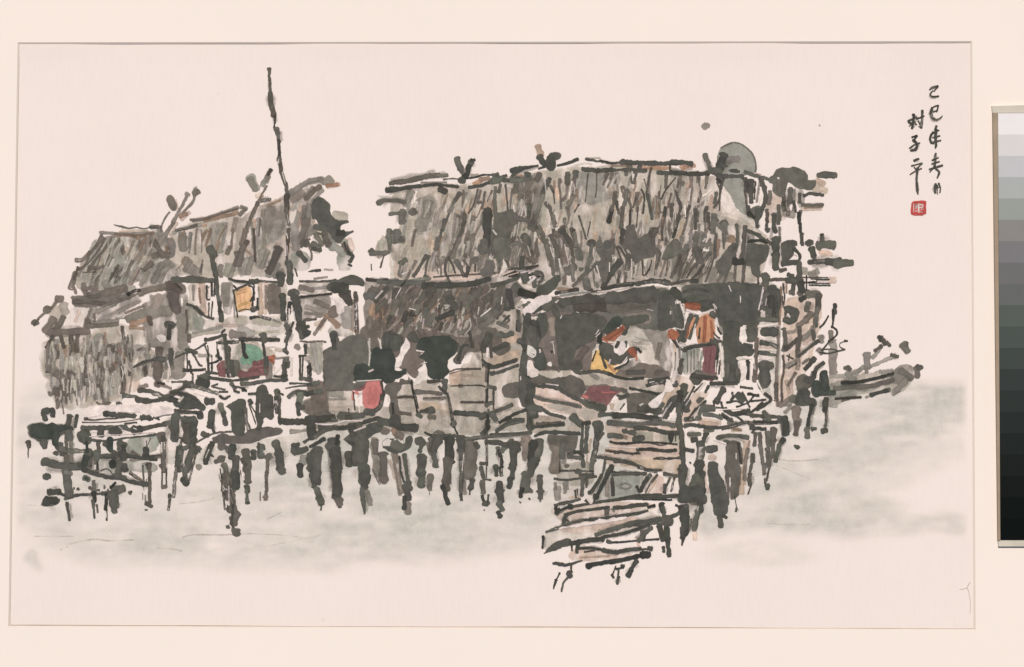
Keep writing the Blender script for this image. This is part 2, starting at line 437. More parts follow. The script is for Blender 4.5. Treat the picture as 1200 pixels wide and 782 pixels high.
# ---------------------------------------------------------------- what is painted (brush marks, traced on the sheet)
DATA = r'''
T 80 190
@hutL/roof
H 14 180,560 330,520 640,480 700,560 690,700 560,770 380,900 150,860 100,800
L 16 120,660 250,540 360,520 420,700 330,900 60,880 80,760
L 20 740,480 1190,360 1200,780 760,790 700,700
# t 16 30 120 110 8 230,540 640,500 540,800 120,860
# b 9 20 110 112 8 230,540 1180,420 1180,760 200,800
F 12 250,560 330,560 290,700 200,760 170,700
M 20 430,540 650,500 720,560 730,640 600,690 520,720 440,680
H 16 1000,440 1110,430 1100,640 1000,640
F 10 840,490 1000,480 990,640 930,700 850,650
# i 9 50 100 118 8 230,540 640,500 540,780 120,860
# n 5 12 150 118 8 240,540 640,520 500,860 120,880
# l 6 34 180 108 5 330,600 520,560 450,860 250,880
m 22 225,495 300,500 420,505 560,500 650,505
n 16 235,510 200,580 150,640
n 24 240,530 190,600 110,680 60,690,30
n 16 260,540 200,640 130,720 80,760
n 20 150,630 120,720 60,760
n 18 300,540 250,620 190,690 150,750,30
n 12 330,550 290,640 250,730
m 24 350,540 320,620 240,740
n 30 370,560 390,640
n 34 470,560 440,640 420,680
n 22 500,560 450,700 400,800
n 40 560,530 560,640
n 44 600,560 650,640 600,660
m 50 720,560 730,650 660,660
n 34 650,640 700,660
m 20 640,650 540,760 500,780
m 56 800,520 805,610
m 10 870,500 850,640
h 22 860,500 850,600
n 9 905,470 895,560 893,650
n 8 935,480 940,560 937,635
m 40 1020,480 1030,640
m 46 1075,450 1070,620
h 16 1115,430 1080,600
n 34 1180,400 1160,480
n 16 1160,470 1145,590
n 30 1140,600 1120,640
m 60 820,700 880,760
n 30 860,700 820,760
m 40 730,720 640,790
n 40 580,720 530,760
m 50 640,740 700,700
n 9 945,690 935,790
n 40 1190,640 1180,720
m 34 1070,740 1060,790
h 30 1120,720 1110,790
f 10 520,580 480,700 470,760
f 8 440,600 400,680
f 14 560,680 590,700
n 18 180,750 240,745
m 60 170,770 230,760
@hutL/ridge
d 9 320,440,3 380,455,14 430,465 480,458 530,468 575,460
d 22 575,458 645,456
f 12 380,468 480,478 560,475
t 14 360,490 420,485 480,492 560,485
b 18 330,510 420,515 500,520 600,500
n 16 340,520 300,530
M 14 590,480 650,480 660,520 620,540 590,520
m 30 690,500 600,640
m 24 1190,320 1100,350 1000,385 880,410
n 14 860,405 960,400 1080,360 1190,330
b 26 1190,355 1080,385 960,410
s 24 1000,410 940,440
a 16 970,445 950,450
d 22 900,445 840,465 760,480
m 26 930,440 800,470 740,500
@hutL/horn+
N 8 700,240 720,235 755,265 770,300 755,335 730,340 705,310 690,270
s 16 755,270 765,320 735,325
n 6 715,350 690,380 660,440 655,490
m 34 640,560 700,490 740,420
m 26 740,420 775,350 810,290 835,235
m 36 835,222 838,224
n 22 890,240 875,280 840,320 800,360
n 44 895,212 900,215
h 30 895,190 905,205
b 34 790,380 830,365
s 30 800,400 850,355
s 24 760,430 730,500 715,510
n 16 740,430 700,480
@hutL/post
k 60 1000,615 1020,655
k 30 1010,660 1030,780
T 280 190
@hutL/roof
L 20 0,420 140,320 480,180 520,500 440,560 380,780 0,780
# t 14 16 120 100 8 20,420 160,330 460,200 420,700 20,780
m 30 20,315 50,330
n 30 40,330 10,370
H 16 190,320 320,290 330,500 230,560 160,600 150,420
M 12 180,330 320,310 325,400 310,500 220,540 190,480
m 28 170,420 180,600
h 30 140,400 130,560 110,600
n 12 150,400 140,520
l 24 150,560 140,640
m 20 90,430 100,600
m 24 170,340 165,380
m 70 270,440 250,510
m 46 360,220 420,180 500,130 580,120
m 34 560,120 600,140
m 78 630,130 632,132
h 30 440,160 560,130
m 50 390,260 440,220
h 30 380,330 400,270
m 50 520,190 480,240
n 34 570,170 520,210 470,260
m 40 580,200 540,250 500,330
m 60 500,330 470,440 450,560
f 14 440,200 520,180
f 12 430,270 470,290
f 9 400,320 430,380
h 30 420,360 400,430
m 34 460,320 450,450
m 56 470,420 440,540
h 60 390,450 400,600
f 22 345,460 360,560
f 9 400,480 410,560
m 50 400,540 400,610
M 12 490,250 540,230 530,330 500,430 560,470 500,520 440,520 450,400
s 30 520,420 560,450
l 40 520,480 590,560
@hutL/gable
E 12 370,660 440,630 490,660 490,740 420,765 360,720
h 60 620,530 660,600
E 14 700,600 760,620 790,720 780,760 710,755 690,680
h 60 650,570 720,640
k 36 420,640 470,690
K 5 525,265 570,240 605,262 640,295 645,370 690,410 765,410 770,425 720,440 715,480 760,490 800,478 808,492 770,510 740,540 715,570 680,560 650,530 640,500 600,470 570,440 540,400 508,400 512,360 510,310
k 44 700,500 730,500
k 40 540,455 600,470
k 16 560,500 600,520
l 70 690,380 730,390
d 60 460,570 470,575
k 26 440,590 480,560
k 50 530,580 560,600
k 30 520,610 570,620
d 34 540,510 580,580
d 40 600,500 630,580
s 40 570,480 590,520
f 16 590,500 600,580
f 14 620,480 640,500
f 10 520,530 550,560
n 34 740,580 760,620
k 30 770,640 800,660 780,700
k 14 770,720 790,730
n 10 500,540 480,560 510,640 508,690
s 60 770,560 790,600
h 40 740,560 780,640
k 8 740,560 750,600 780,640
@hutL/ridge
a 26 620,165 690,160
s 30 630,170 700,155
s 20 310,255 230,285 150,315
b 14 290,270 200,310
b 14 165,240 140,270
@hutL/horn+
h 62 80,115 120,180
m 40 80,120 115,190
h 40 165,160 200,110
n 34 220,60 200,100
d 20 225,55 205,90
m 22 215,105 195,140
n 16 195,170 160,230 120,300
n 30 130,290 80,400 40,500
n 20 120,320 70,440 10,620
n 36 50,480 20,580
n 30 60,560 10,640
n 40 30,600 0,720
s 26 125,240 165,225
d 26 160,270 220,262
m 16 60,420 30,560
b 14 50,620 80,650
t 10 60,660 60,680
h 60 60,700 50,740
m 40 90,680 60,780
@hutL/roof
h 70 180,640 150,720
m 30 200,630 160,740
m 50 270,600 240,740
n 60 280,620 210,770
n 40 300,770 280,775
n 14 105,470 115,700
@mast
d 30 280,-20 310,100 325,150
d 26 325,150 345,240
d 36 335,240 340,340
d 26 335,330 350,440
d 34 345,480 345,560
d 22 345,540 340,690
k 44 350,700 360,790
w 5 305,70 325,150
w 4 340,370 350,430
w 4 335,500 345,540
w 5 340,590 350,690
w 3 330,610 330,660
T 250 70
@mast
d 26 392,68,30 393,100 398,180 400,260
d 34 400,240 412,330
d 44 412,340 425,390
d 20 430,400 435,440
d 14 430,450 430,475
d 40 445,490 452,520
d 26 450,500 462,580
d 24 462,570 465,700
d 26 465,690 475,790
w 5 386,155 384,210
w 6 458,700 456,730
T 30 310
@hutL/leanroof
L 16 390,50 690,90 690,160 420,180 340,120
F 10 390,60 500,60 500,110 420,140 380,110
F 10 600,60 690,80 680,150 590,150 590,100
n 34 350,60 320,160,46
n 20 370,20 340,100
m 18 400,30 370,80
n 20 340,160 355,200
d 5 400,55 500,54
m 50 500,30 520,60
n 20 490,20 440,40
n 12 520,80 490,100 495,150
n 34 410,140 420,200
m 60 490,110 480,160
n 30 430,170 500,160
m 50 560,130 580,170
n 12 610,60 590,120
# n 4 14 120 112 6 560,0 740,0 650,140 590,110
# h 8 20 150 110 6 560,0 800,0 700,120 590,90
n 9 680,20 640,130
n 9 650,40 625,135
n 26 790,30 740,130,44
m 30 700,100 690,160
h 60 760,70 830,100
m 34 860,60 810,140
H 20 860,0 1060,0 1080,60 1000,130 860,180 800,170 840,90
m 40 960,0 900,120
f 16 930,20 860,110
f 8 1080,0 1045,110
h 50 1000,10 940,110
N 18 330,240 420,205 560,180 690,150 720,190 620,240 560,290 350,290 330,270
n 30 340,262 450,265 560,280
d 30 400,240 520,220
n 20 550,290 700,240 800,200
m 60 600,270 720,220
n 50 560,200 700,165
d 24 720,210 770,185 800,182
h 40 700,170 760,170
b 30 810,210 880,180 990,170
n 44 810,195 900,170 1000,150
N 20 990,130 1060,110 1110,150 1120,190 1060,210 1000,190
n 60 1020,140 1080,180
d 12 1040,120 1100,180
H 30 480,300 740,220 800,230 640,370 500,400
F 12 620,330 720,270 800,240 800,270 660,350 620,370
l 26 520,390 640,330 720,280
m 30 510,330 640,260
m 24 660,330 800,260
n 14 700,340 830,290
F 14 330,300 460,290 490,330 420,420 300,430 270,400
s 24 380,330 350,400
l 40 480,310 440,400
m 16 460,310 430,400
l 100 220,320 230,360
l 60 270,290 280,330
n 60 235,240 240,245
n 22 220,260 180,310
n 56 150,310 155,325
n 16 140,335 90,380
d 44 60,410 75,405
d 14 90,385 60,430
n 60 190,390 150,460
n 46 265,375 250,400 200,470
M 10 120,470 200,440 260,430 360,425 420,440 460,470 450,510 340,500 160,510 140,480
n 50 180,480 430,470
n 18 430,380 410,440
n 36 440,400 460,430 640,420
m 40 460,420 640,400
n 16 485,350 485,400
h 24 640,380 690,370
w 10 685,370 705,355
l 30 700,370 760,330
m 60 730,380 830,340
@hutL/leanwall
M 30 880,230 1120,200 1140,420 1120,600 1080,780 920,780 930,600 860,560 830,400
n 60 940,230 920,290
n 70 1040,220 1060,330
m 80 900,330 1000,330
b 40 750,420 850,390
b 24 740,440 830,450
n 24 870,370 880,420
L 24 140,540 460,500 480,440 680,430 840,480 860,600 900,780 150,800
# h 30 50 130 90 5 150,540 840,500 860,780 150,790
# b 12 20 90 90 5 180,520 840,480 860,780 180,790
# s 16 26 110 90 5 460,470 840,520 820,780 400,780
# m 8 40 110 90 5 150,540 860,460 900,780 150,790
# i 10 60 90 90 5 170,540 850,500 860,780 200,790
# n 5 40 90 90 5 150,520 860,480 900,780 150,780
n 30 190,510 150,580
n 26 250,510 270,580
N 16 190,570 220,560 240,600 225,650 190,640
n 34 320,510 320,630
n 26 365,500 360,610
m 34 440,480 440,600
b 40 430,660 450,700
m 80 430,670 470,680
h 50 450,560 480,640
n 16 570,640 580,580 600,570 610,620
m 24 650,560 660,620
n 22 680,440 690,520
s 20 640,470 660,500
s 22 540,460 570,500
m 60 580,640 590,720
n 60 600,720 620,750
b 18 660,590 670,640
b 12 560,480 550,560
m 40 860,420 870,560
m 60 880,560 960,560
n 50 940,600 950,780
f 10 885,470 892,520
W 8 925,505 980,510 980,545 940,540
w 16 1100,240 1100,290
m 80 1100,380 1120,560
n 14 1130,320 1138,420 1130,480
n 24 1150,500 1150,540
l 60 840,600 900,660 880,760
f 20 860,620 900,640
m 24 790,600 870,590
n 12 780,605 820,590
m 60 1080,640 1090,760
k 60 1015,415 1025,430
k 34 1015,440 1005,520
k 30 1020,600 1020,700
d 40 1025,620 1030,730
w 14 1050,620 1045,660
w 10 1010,720 1020,780
k 18 760,725,8 820,700 880,680 930,665
k 30 930,662 975,665
n 30 160,720 155,750
n 20 160,560 150,700
n 44 210,700 210,760
m 50 200,760 240,760
b 24 370,700 375,760
n 40 420,720 430,780
n 36 460,720 460,760
n 36 505,705 515,730
n 14 280,740 330,765
n 24 830,740 840,780
T 220 310
@hutL/roof
m 80 20,20 60,60
n 8 100,0 85,60
h 34 235,10 235,80
h 60 310,20 280,60
m 30 330,0 300,80
h 80 400,20 410,50
h 50 500,0 520,10
m 60 590,0 570,70
m 30 640,0 610,90
@hutL/post
k 34 185,0 200,80
k 30 200,70 205,200
k 26 205,180 230,330
k 40 235,340 235,390
k 24 225,270 230,330
@hutL/eaves
K 5 -110,90 180,90 190,125 120,130 -30,125 -100,130
k 20 285,100,10 360,118 440,122
k 40 450,120 490,115
k 16 440,130 350,170 320,190
k 16 500,115 560,120 640,128
k 56 655,70 655,80
k 46 655,90 655,140
d 16 790,118 880,120 980,118 1040,110
@hutL/wall
S 14 60,140 120,150 140,280 140,380 80,340 50,270
L 10 20,140 50,140 50,270 10,270
b 16 80,170 90,270
s 40 100,150 110,330
m 16 40,150 40,250
f 20 135,170 150,240
k 12 135,150 135,240 155,245
k 14 168,130 170,220
k 10 190,130 185,220
k 10 175,260 165,370
k 10 150,270 148,370
m 10 130,160 150,160
w 8 160,160 160,230
w 8 160,290 160,350
M 10 235,130 290,120 320,140 315,280 300,340 260,335 240,250
h 50 270,150 275,280
@hutL/window
P 10 335,180 440,150 445,300 380,325 345,310
p 30 380,200 390,300
p 24 350,200 410,180
t 22 335,200 330,270
t 30 420,170 430,290
y 14 360,290 420,270
k 12 325,150 350,180
k 12 320,180 330,240 345,330 350,370
m 10 325,250 330,370
k 12 430,150 460,170 455,290
k 10 465,140 470,250
k 10 440,260 470,200
k 36 455,318 485,310
k 12 490,240 490,310
k 8 360,330 400,315 440,320
b 5 350,220 440,210
@hutL/wall
t 30 510,140 515,340
S 10 530,130 560,130 560,330 530,340
h 10 500,160 500,320
n 14 550,150 550,310
N 10 565,140 640,150 655,240 655,340 600,345 565,320
m 40 610,160 610,320
n 24 560,290 580,340
E 24 0,300 80,340 120,400 90,450 0,460
l 80 30,350 40,420
k 24 0,280 50,300 100,350
d 22 60,300 120,360 180,380
F 16 120,390 640,360 680,430 640,500 200,470
L 16 260,380 420,370 640,400 640,430 420,420 250,420
l 30 20,500 120,480 220,470
l 20 470,480 640,470
s 20 200,430 380,430
h 20 40,480 240,440
k 22 440,378 500,368 580,385
m 14 600,390 650,410
L 20 600,140 690,150 680,400 650,380
@hutL/mastbase
k 40 715,0 720,100
k 50 720,80 720,120
k 12 755,30 770,80
k 60 735,190 750,210
k 44 670,220 675,260
k 34 670,250 675,380
k 26 765,210 780,300
k 50 750,230 770,300 790,400
k 30 720,270 710,340
k 14 705,340 705,400
k 20 685,360 690,440
k 46 700,430 710,480
k 34 720,470 690,540
k 20 740,410 720,470
k 16 695,560 690,620
k 26 680,600 700,620
k 70 800,430 820,480
k 40 780,450 800,510
k 30 820,490 850,480
k 20 830,440 850,435
w 18 710,235 700,260
w 12 745,330 755,400
w 5 715,310 712,420
w 5 735,300 735,330
@hutM/eaves
K 5 980,150 1010,120 1080,100 1160,70 1200,85 1240,110 1240,150 1130,150 1100,200 1040,200 985,185
k 70 1040,160 1100,170
d 70 1110,210 1130,270
d 18 790,230 900,218 1010,205
k 20 850,50,6 900,42 930,40
m 14 890,100 980,88
h 8 960,35 1020,38
@hutM/wall
L 14 780,150 850,130 980,130 980,190 900,210 790,200
m 40 800,160 880,180
h 22 880,170 970,160
M 12 790,240 880,225 980,220 1010,270 1000,350 920,370 820,390 790,330
n 40 900,260 980,300
m 40 840,300 940,330
h 26 830,340 930,350
d 20 820,390 900,385
W 8 1000,225 1040,220 1090,260 1100,330 1060,340 1040,280
N 8 1000,310 1030,290 1060,310 1060,360 1010,370 985,350
b 44 1010,380 1050,430
b 30 980,360 920,450
n 26 960,390 890,490
t 14 980,370 930,460
s 24 900,420 940,400
h 70 1110,330 1120,420
H 16 1040,380 1150,330 1160,500 1040,500 1000,470
n 26 1180,200 1190,480
t 24 1140,440 1190,480
n 14 1160,250 1160,450
l 14 1100,300 1110,340
d 14 790,538,8 850,545 920,540 970,545
k 50 1025,490 1025,500
k 40 1020,500 1030,590
@hutL/veranda
m 60 320,490 390,500
h 60 370,460 440,490
L 20 310,560 420,540 500,560 620,620 560,780 320,780 300,680
k 26 370,527 500,528 640,530
k 50 535,495 540,530
k 24 125,530,30 180,520 240,500
k 24 225,550 350,545
k 16 260,460 240,480
k 14 130,550 70,590 0,620
k 30 260,500 270,600
k 44 280,600 290,780
k 30 310,680 320,780
k 20 385,540 395,620
k 26 405,630 418,650
k 20 530,560 550,680
k 26 545,660 550,760
k 10 120,560 145,640
k 9 205,545 210,640
k 8 140,570 150,640
k 30 210,640 230,660
k 10 145,640 150,740
k 8 170,640 170,760
k 12 155,695 180,690 235,665
k 30 5,600 60,620
k 12 30,620 80,700 100,712
k 18 0,745 60,742 120,738
k 14 130,760 210,768
h 24 80,640 160,640
E 10 340,570 450,560 520,600 550,660 540,720 340,740 320,680
G 10 395,570 450,570 500,590 530,650 500,690 440,690 400,710 370,690 380,640
g 24 410,660 440,690
e 10 430,600 500,640 520,690
g 40 440,600 500,620
f 6 470,590 520,650
k 20 395,560 400,630 418,655
d 60 335,700 345,760
V 14 210,700 260,680 260,760 220,780
v 30 230,700 240,730
v 60 480,710 520,700
v 30 500,690 520,740
V 14 450,775 530,715 560,720 550,780 440,790
c 26 585,670 605,650
s 40 570,700 600,730
c 20 590,650 600,690
f 10 540,590 600,580 680,595
h 14 630,660 710,650
s 20 620,600 680,610
k 50 690,680 690,710
k 16 685,700 685,780
m 44 768,575 770,577
h 30 830,560 835,590
k 22 825,570 830,620
k 12 790,640 820,640
k 14 790,650 790,780
k 12 810,650 805,780
k 14 860,700 860,780
m 16 850,680 870,740
l 40 850,600 940,740
h 36 880,560 920,760
l 60 910,570 930,700
h 30 580,730 560,780
T 430 170
@hutR/roof
L 20 260,460 560,300 1200,260 1200,800 560,900 180,800 250,560
L 16 200,330 300,330 300,400 250,470 180,480 170,420
L 16 70,700 110,640 150,680 140,740 80,750
L 14 360,300 540,290 560,420 520,560 460,600 370,420
H 16 350,380 480,380 470,560 440,610 380,640 345,600
F 16 330,640 470,620 480,780 320,800
F 12 270,510 340,500 330,600 260,680
L 14 680,310 780,310 740,460 680,480
L 14 560,480 740,430 740,780 500,780 480,620
S 12 560,330 650,400 640,600 580,780 540,600 590,450
F 12 930,290 990,290 990,460 920,460
L 16 1010,280 1190,260 1190,520 1060,460
M 12 1140,330 1200,300 1200,480 1140,430
m 110 400,540 405,570
m 60 420,420 420,500
n 16 340,600 325,660 318,710
h 14 300,400 270,560 255,660
m 16 330,330 300,400
m 20 290,330 270,400
w 10 330,345 320,430
w 8 350,400 340,440
# i 9 40 110 100 8 300,330 560,300 640,780 300,780
# t 14 30 120 104 7 400,330 1200,280 1200,800 440,800
# b 9 22 110 104 7 400,330 1200,280 1200,800 440,800
# m 8 36 150 104 7 560,330 1200,280 1200,800 540,800
# i 8 70 110 104 7 560,330 1200,280 1200,800 540,800
# s 10 24 120 104 7 580,330 900,300 850,800 600,800
d 46 520,310 545,330
m 26 550,330 540,420 500,480 480,560
k 34 650,345 620,390
k 20 610,400 585,470
k 28 600,440 575,470
d 12 580,480 550,550
k 30 548,530 530,600
k 22 530,600 495,690 480,730
d 28 690,490 670,600 620,720
n 26 620,720 590,790
n 24 640,500 670,520
n 14 680,320 675,420 685,480
d 12 780,310 750,420 715,480
n 34 750,510 720,600 700,680
n 20 700,660 690,790
n 14 800,320 780,390
k 30 785,400 790,410
n 12 830,330 810,450
n 12 880,320 850,400
k 24 905,300 895,400
k 28 895,390 905,500
n 24 940,280 925,330
k 12 975,280 990,460
k 12 1020,310 1005,460
n 12 850,470 760,620 720,700
k 60 850,470 850,540 840,700
K 6 820,470 850,430 880,460 880,580 900,620 890,700 870,760 810,775 780,740 790,700 830,650 810,560
K 6 895,500 920,475 980,470 1020,455 1050,480 1050,540 1020,600 1010,700 1000,790 880,790 890,640 890,560
w 14 885,600 910,630
k 40 1050,510 1080,525
k 30 1080,520 1120,530
n 20 1100,480 1060,520
n 26 1050,560 1040,640 1010,720
n 24 1010,720 1060,690 1100,720
n 14 1050,620 1080,690
k 46 1110,640 1130,700
n 20 1110,720 1140,770
n 30 1150,600 1180,780
m 34 1080,280 1070,480
k 40 1050,260 1040,330
n 24 1140,330 1150,420 1135,510
n 16 1190,300 1100,440 1060,520
m 40 1130,280 1120,360
k 40 1160,560 1190,480
k 30 1140,580 1170,600
n 40 750,640 745,790
n 16 500,700 480,780
h 40 560,600 520,720
h 30 640,640 660,780
@hutR/ridge
d 38 170,268,28 300,248 420,222 500,212
d 26 500,215 560,215
k 34 145,320,44 250,305 370,290
k 20 370,290 480,278 560,285 640,293
m 8 380,265 560,262
k 9 540,242 600,236 650,240
k 12 700,235 770,225 820,210 900,210
k 26 890,212 920,205
k 26 720,298 800,285 850,268
k 50 880,255 960,235
k 30 960,250 1060,245 1150,235
k 30 1130,210 1145,240
k 30 1020,215,20 1060,185 1130,160,24 1200,145,14
a 30 760,270 800,250
b 34 800,245 850,235
s 20 1030,230 1080,215
a 16 1020,220 1090,215
d 20 960,220 980,215
l 26 740,215 780,210
@hutR/horn+
k 44 630,105 645,140 665,175
k 36 660,170 690,215
k 40 735,115 720,150
k 32 715,150 705,200 685,230
k 24 735,110 755,105
k 50 665,250 668,255
@hutR/gable
k 34 85,405,44 130,388 200,392 270,398
k 24 165,485 230,480
k 46 250,470 245,540
m 40 320,330 270,420
k 50 330,460 325,480
k 40 160,600 150,650
k 20 175,620 200,600
k 60 210,620 215,660
k 30 240,660 250,670
d 30 155,640 160,720
k 36 30,740 35,745
d 30 60,765 130,760
T 430 280
@hutR/roof
S 16 320,20 480,0 1200,0 1200,200 960,260 300,280 200,280 200,100
F 16 180,10 330,10 330,260 170,270
L 14 80,20 160,10 150,100 80,140 70,60
l 50 100,30 105,80
# m 6 120 160 100 10 420,60 1200,0 1200,230 430,250
# i 10 50 90 105 10 200,60 900,0 900,230 200,260
m 30 260,150 230,260
h 40 270,170 250,260
k 36 270,150 240,170
k 16 240,170 220,250
n 26 345,160 310,220 270,300
d 26 415,120 370,200 330,260
d 8 430,130 410,200
k 14 440,120 420,180 410,260
k 24 405,265 440,280
n 12 465,120 490,180 510,200
m 20 470,110 480,200
n 12 500,120 520,200 520,260
n 20 540,130 510,200
d 20 560,150 550,230 580,300
d 14 570,130 600,180 620,240
k 40 630,160 660,200
d 26 650,190 680,260
d 16 680,150 710,200 700,240
k 30 710,210 700,260
n 20 750,130 720,200
d 34 770,140 740,160
h 40 760,60 740,120
n 14 760,160 760,230
h 34 830,160 800,180
K 6 800,210 830,190 850,150 880,160 890,220 870,250 830,270 800,250
k 20 880,160 900,200
w 10 890,120 870,140 860,120
w 8 905,160 910,220
K 6 890,0 1010,0 990,70 960,140 930,180 900,120
k 60 830,20 830,60
k 20 940,150 930,240
n 14 980,150 1000,200
k 46 1090,160 1090,190
k 24 1000,50,14 1040,30 1090,50 1110,80
n 24 1110,80 1140,150 1180,170
n 14 1160,80 1170,150
n 26 1130,20 1120,60
n 14 1180,0 1190,60
n 20 1020,150 1020,200
L 12 1020,80 1080,60 1080,200 1000,210
k 14 1000,80 990,150
h 40 700,60 690,150
n 30 740,0 740,130
d 26 650,0 600,130
k 30 500,0 485,70
n 20 700,0 685,60
w 18 250,250 290,230
@hutR/eaves
d 14 470,268,10 600,258 760,250 900,242
n 16 840,245 930,235
s 18 450,290 600,285 720,278
k 16 960,260,8 1060,225 1200,190
k 12 1000,215 1140,195
k 10 1000,265 1100,240
k 20 1120,260 1170,245
k 50 1110,250 1120,290
w 8 1080,240 1120,232
@hutR/gable
k 40 30,90 40,95
k 34 50,100 110,100 150,95
k 24 160,0 160,90
d 14 120,110 95,200
k 10 30,180 33,220
d 50 190,5 250,5
@hutM/eaves
k 24 0,285 80,292 140,290
k 30 80,300 220,300
m 30 100,290 140,290
k 34 270,310 350,290 430,280
k 40 200,310 400,310
k 40 400,330 700,320 860,280
k 30 880,330 990,300 1060,270
k 10 240,330 270,300
@hutM/roof
M 16 0,290 240,300 420,300 700,300 920,260 1040,270 1100,400 940,520 860,640 720,760 640,740 540,690 340,700 120,680 0,700
b 60 60,480 120,560
b 40 100,440 60,640
b 30 170,500 140,640
b 24 240,360 200,420
t 24 260,360 250,400
s 14 290,400 300,460
s 16 350,400 350,440
b 16 330,380 350,460 340,480
n 12 370,380 385,470
t 12 400,340 410,400
# d 22 50 80 112 18 0,320 1000,300 940,560 700,700 200,680 0,480
# n 18 60 90 112 18 0,320 1000,300 940,560 700,700 200,680 0,480
# n 16 60 90 108 20 0,320 1000,300 940,560 700,760 200,780 0,780
# b 16 60 90 110 16 0,420 800,330 760,560 500,640 200,640 0,640
# t 12 30 70 112 14 0,360 900,330 860,600 500,700 100,700
# i 10 60 60 115 16 0,380 900,330 860,600 500,680 200,680
# h 14 40 70 115 20 0,420 900,330 860,560 500,640 200,600
# s 7 22 50 115 16 60,350 1000,330 900,620 400,660 380,460
k 50 40,390 0,400
k 30 140,350 60,440
w 12 110,365 60,420
w 10 240,345 200,420
w 12 300,490 340,500
w 14 545,470 580,470 550,490
w 12 400,560 390,630
s 20 540,570 500,650
s 14 470,580 410,650
w 10 385,540 380,580
k 30 260,440 230,520
k 40 420,500 400,540
k 36 470,540 420,600
k 60 580,420 620,480
k 40 600,520 500,560
k 30 480,330 450,400
k 60 450,360 440,400
b 40 720,370 690,420
n 60 740,430 680,500
b 60 660,540 640,590
s 12 640,500 620,540
s 20 720,500 700,540
k 60 900,520 800,570
k 50 870,570 800,620
k 40 760,380 720,440
m 40 860,330 860,380
e 24 840,310 800,350
s 16 1000,290 970,370
w 14 790,480 780,530
w 12 870,490 800,545
k 60 1000,420 990,480
k 44 1000,370 1020,480
n 20 950,400 940,500
s 14 1040,430 1000,510
w 10 950,410 945,460
k 60 1050,340 1120,390
k 40 1080,370 1190,390
w 10 725,570 730,620 690,670
s 20 790,660 760,760
@hutM/wall
N 16 0,580 400,640 700,700 900,640 900,780 0,780
K 8 110,690 160,650 240,690 250,760 180,790 110,790
k 40 200,700 200,770
l 40 270,720 290,760
k 60 320,680 340,710
w 8 80,700 105,770
w 8 18,700 20,770
b 20 30,600 30,760
m 30 50,680 40,780
s 16 90,680 100,740
n 30 20,560 20,620
m 50 200,560 190,620
K 10 360,740 400,690 450,700 510,685 580,690 640,740 640,790 360,790
@hutR/frontwall
L 16 900,540 1090,440 1110,640 1060,790 760,790 820,640
n 14 960,540 1000,570 960,600
k 14 1000,540 940,600
k 36 935,670 980,680 1020,665
k 16 1060,490 1070,560 1065,640
w 10 1050,490 1080,460 1100,450
k 20 1060,640 1080,600
k 50 860,680 820,780
k 34 980,740 900,780
k 44 1130,520 1130,600 1110,720
k 20 1100,470 1140,450
W 8 1130,490 1180,430 1210,420 1200,480 1150,510
w 20 1160,565 1200,550
W 8 960,190 960,140 990,200 960,240 930,270
w 24 1140,310 1180,270
L 10 1060,320 1190,290 1190,370 1090,350
s 14 1100,310 1180,330
k 30 1090,720 1120,780
T 600 160
@hutR/roof
L 20 0,320 460,220 1200,250 1200,800 0,800
H 14 450,260 740,250 740,390 650,460 560,465 480,470 430,430
h 30 480,280 470,440
M 12 130,300 210,250 230,420 150,560 120,480
F 14 500,480 690,440 740,640 740,720 500,720 460,560
s 50 590,500 580,600
F 12 860,560 1030,560 1030,640 900,720 860,680
F 10 1080,580 1130,560 1110,660 1060,640
F 10 290,260 370,240 400,420 330,340
F 8 330,480 330,440 350,430 345,520
w 14 845,250 850,310
w 14 420,320 400,440
w 12 65,560 85,490 100,560
w 10 230,300 250,480
w 16 10,490 20,530
# t 14 30 120 98 8 0,330 460,260 1200,270 1200,780 0,780
# b 8 22 110 98 8 0,330 460,260 1200,270 1200,780 0,780
# m 9 36 150 98 8 0,330 460,260 1200,270 1200,780 0,780
# i 8 70 110 98 7 0,330 460,260 1200,270 1200,780 0,780
# l 9 40 120 98 8 0,330 460,260 1200,270 1200,780 0,780
# s 10 30 110 96 8 700,300 1200,300 1200,780 760,780
m 34 60,330 60,440
n 34 120,280 90,400
n 20 90,420 50,560
n 20 100,400 60,500
d 40 190,270 180,300
n 14 150,300 110,400 90,440
d 26 120,480 118,570
k 30 60,580 110,590
k 60 140,600 140,620
k 34 165,560 150,600
k 30 265,300 230,370 210,430
k 30 215,420 185,520
k 16 190,520 165,580
d 20 270,350 290,390
d 10 290,380 300,470
n 26 335,305 340,320
n 10 330,320 340,420 345,510
d 34 390,265 390,330
n 16 390,330 385,400 360,440
n 30 360,440 370,440
n 34 400,470 430,420
k 40 445,255 445,280
n 30 440,290 430,380
n 14 420,380 420,420
d 8 535,260 525,370 515,460
d 8 595,250 595,360 585,430
n 18 660,250 655,290
n 18 705,260 690,300
n 8 700,300 670,360
n 10 735,260 725,330
n 10 680,260 640,340
d 30 240,470 270,520 300,610
d 30 290,560 300,630
n 26 390,500 400,560 410,620
n 20 370,580 375,640
n 40 360,640 380,760
d 40 190,640 230,740 260,790
d 34 160,640 200,680
n 24 290,660 330,760
d 34 340,660 400,760
d 34 420,650 450,770
d 36 280,700 300,770
m 20 150,700 170,790
d 14 470,480 440,530
k 14 470,560 490,620 520,720
d 10 550,600 530,700
k 50 560,740 565,760
n 34 725,400 720,450
d 34 700,520 680,600
d 22 735,460 750,540
d 20 735,420 700,520
n 26 775,360 800,440
k 30 810,380 790,480
d 30 780,500 765,640
d 26 770,620 775,760
n 24 820,440 840,520
d 16 830,520 830,620
d 12 870,430 850,500
n 24 878,405 880,520
d 10 885,500 875,640
d 14 910,375 930,430 920,540
n 12 980,220 960,300 945,400
k 20 950,410 965,480 985,580
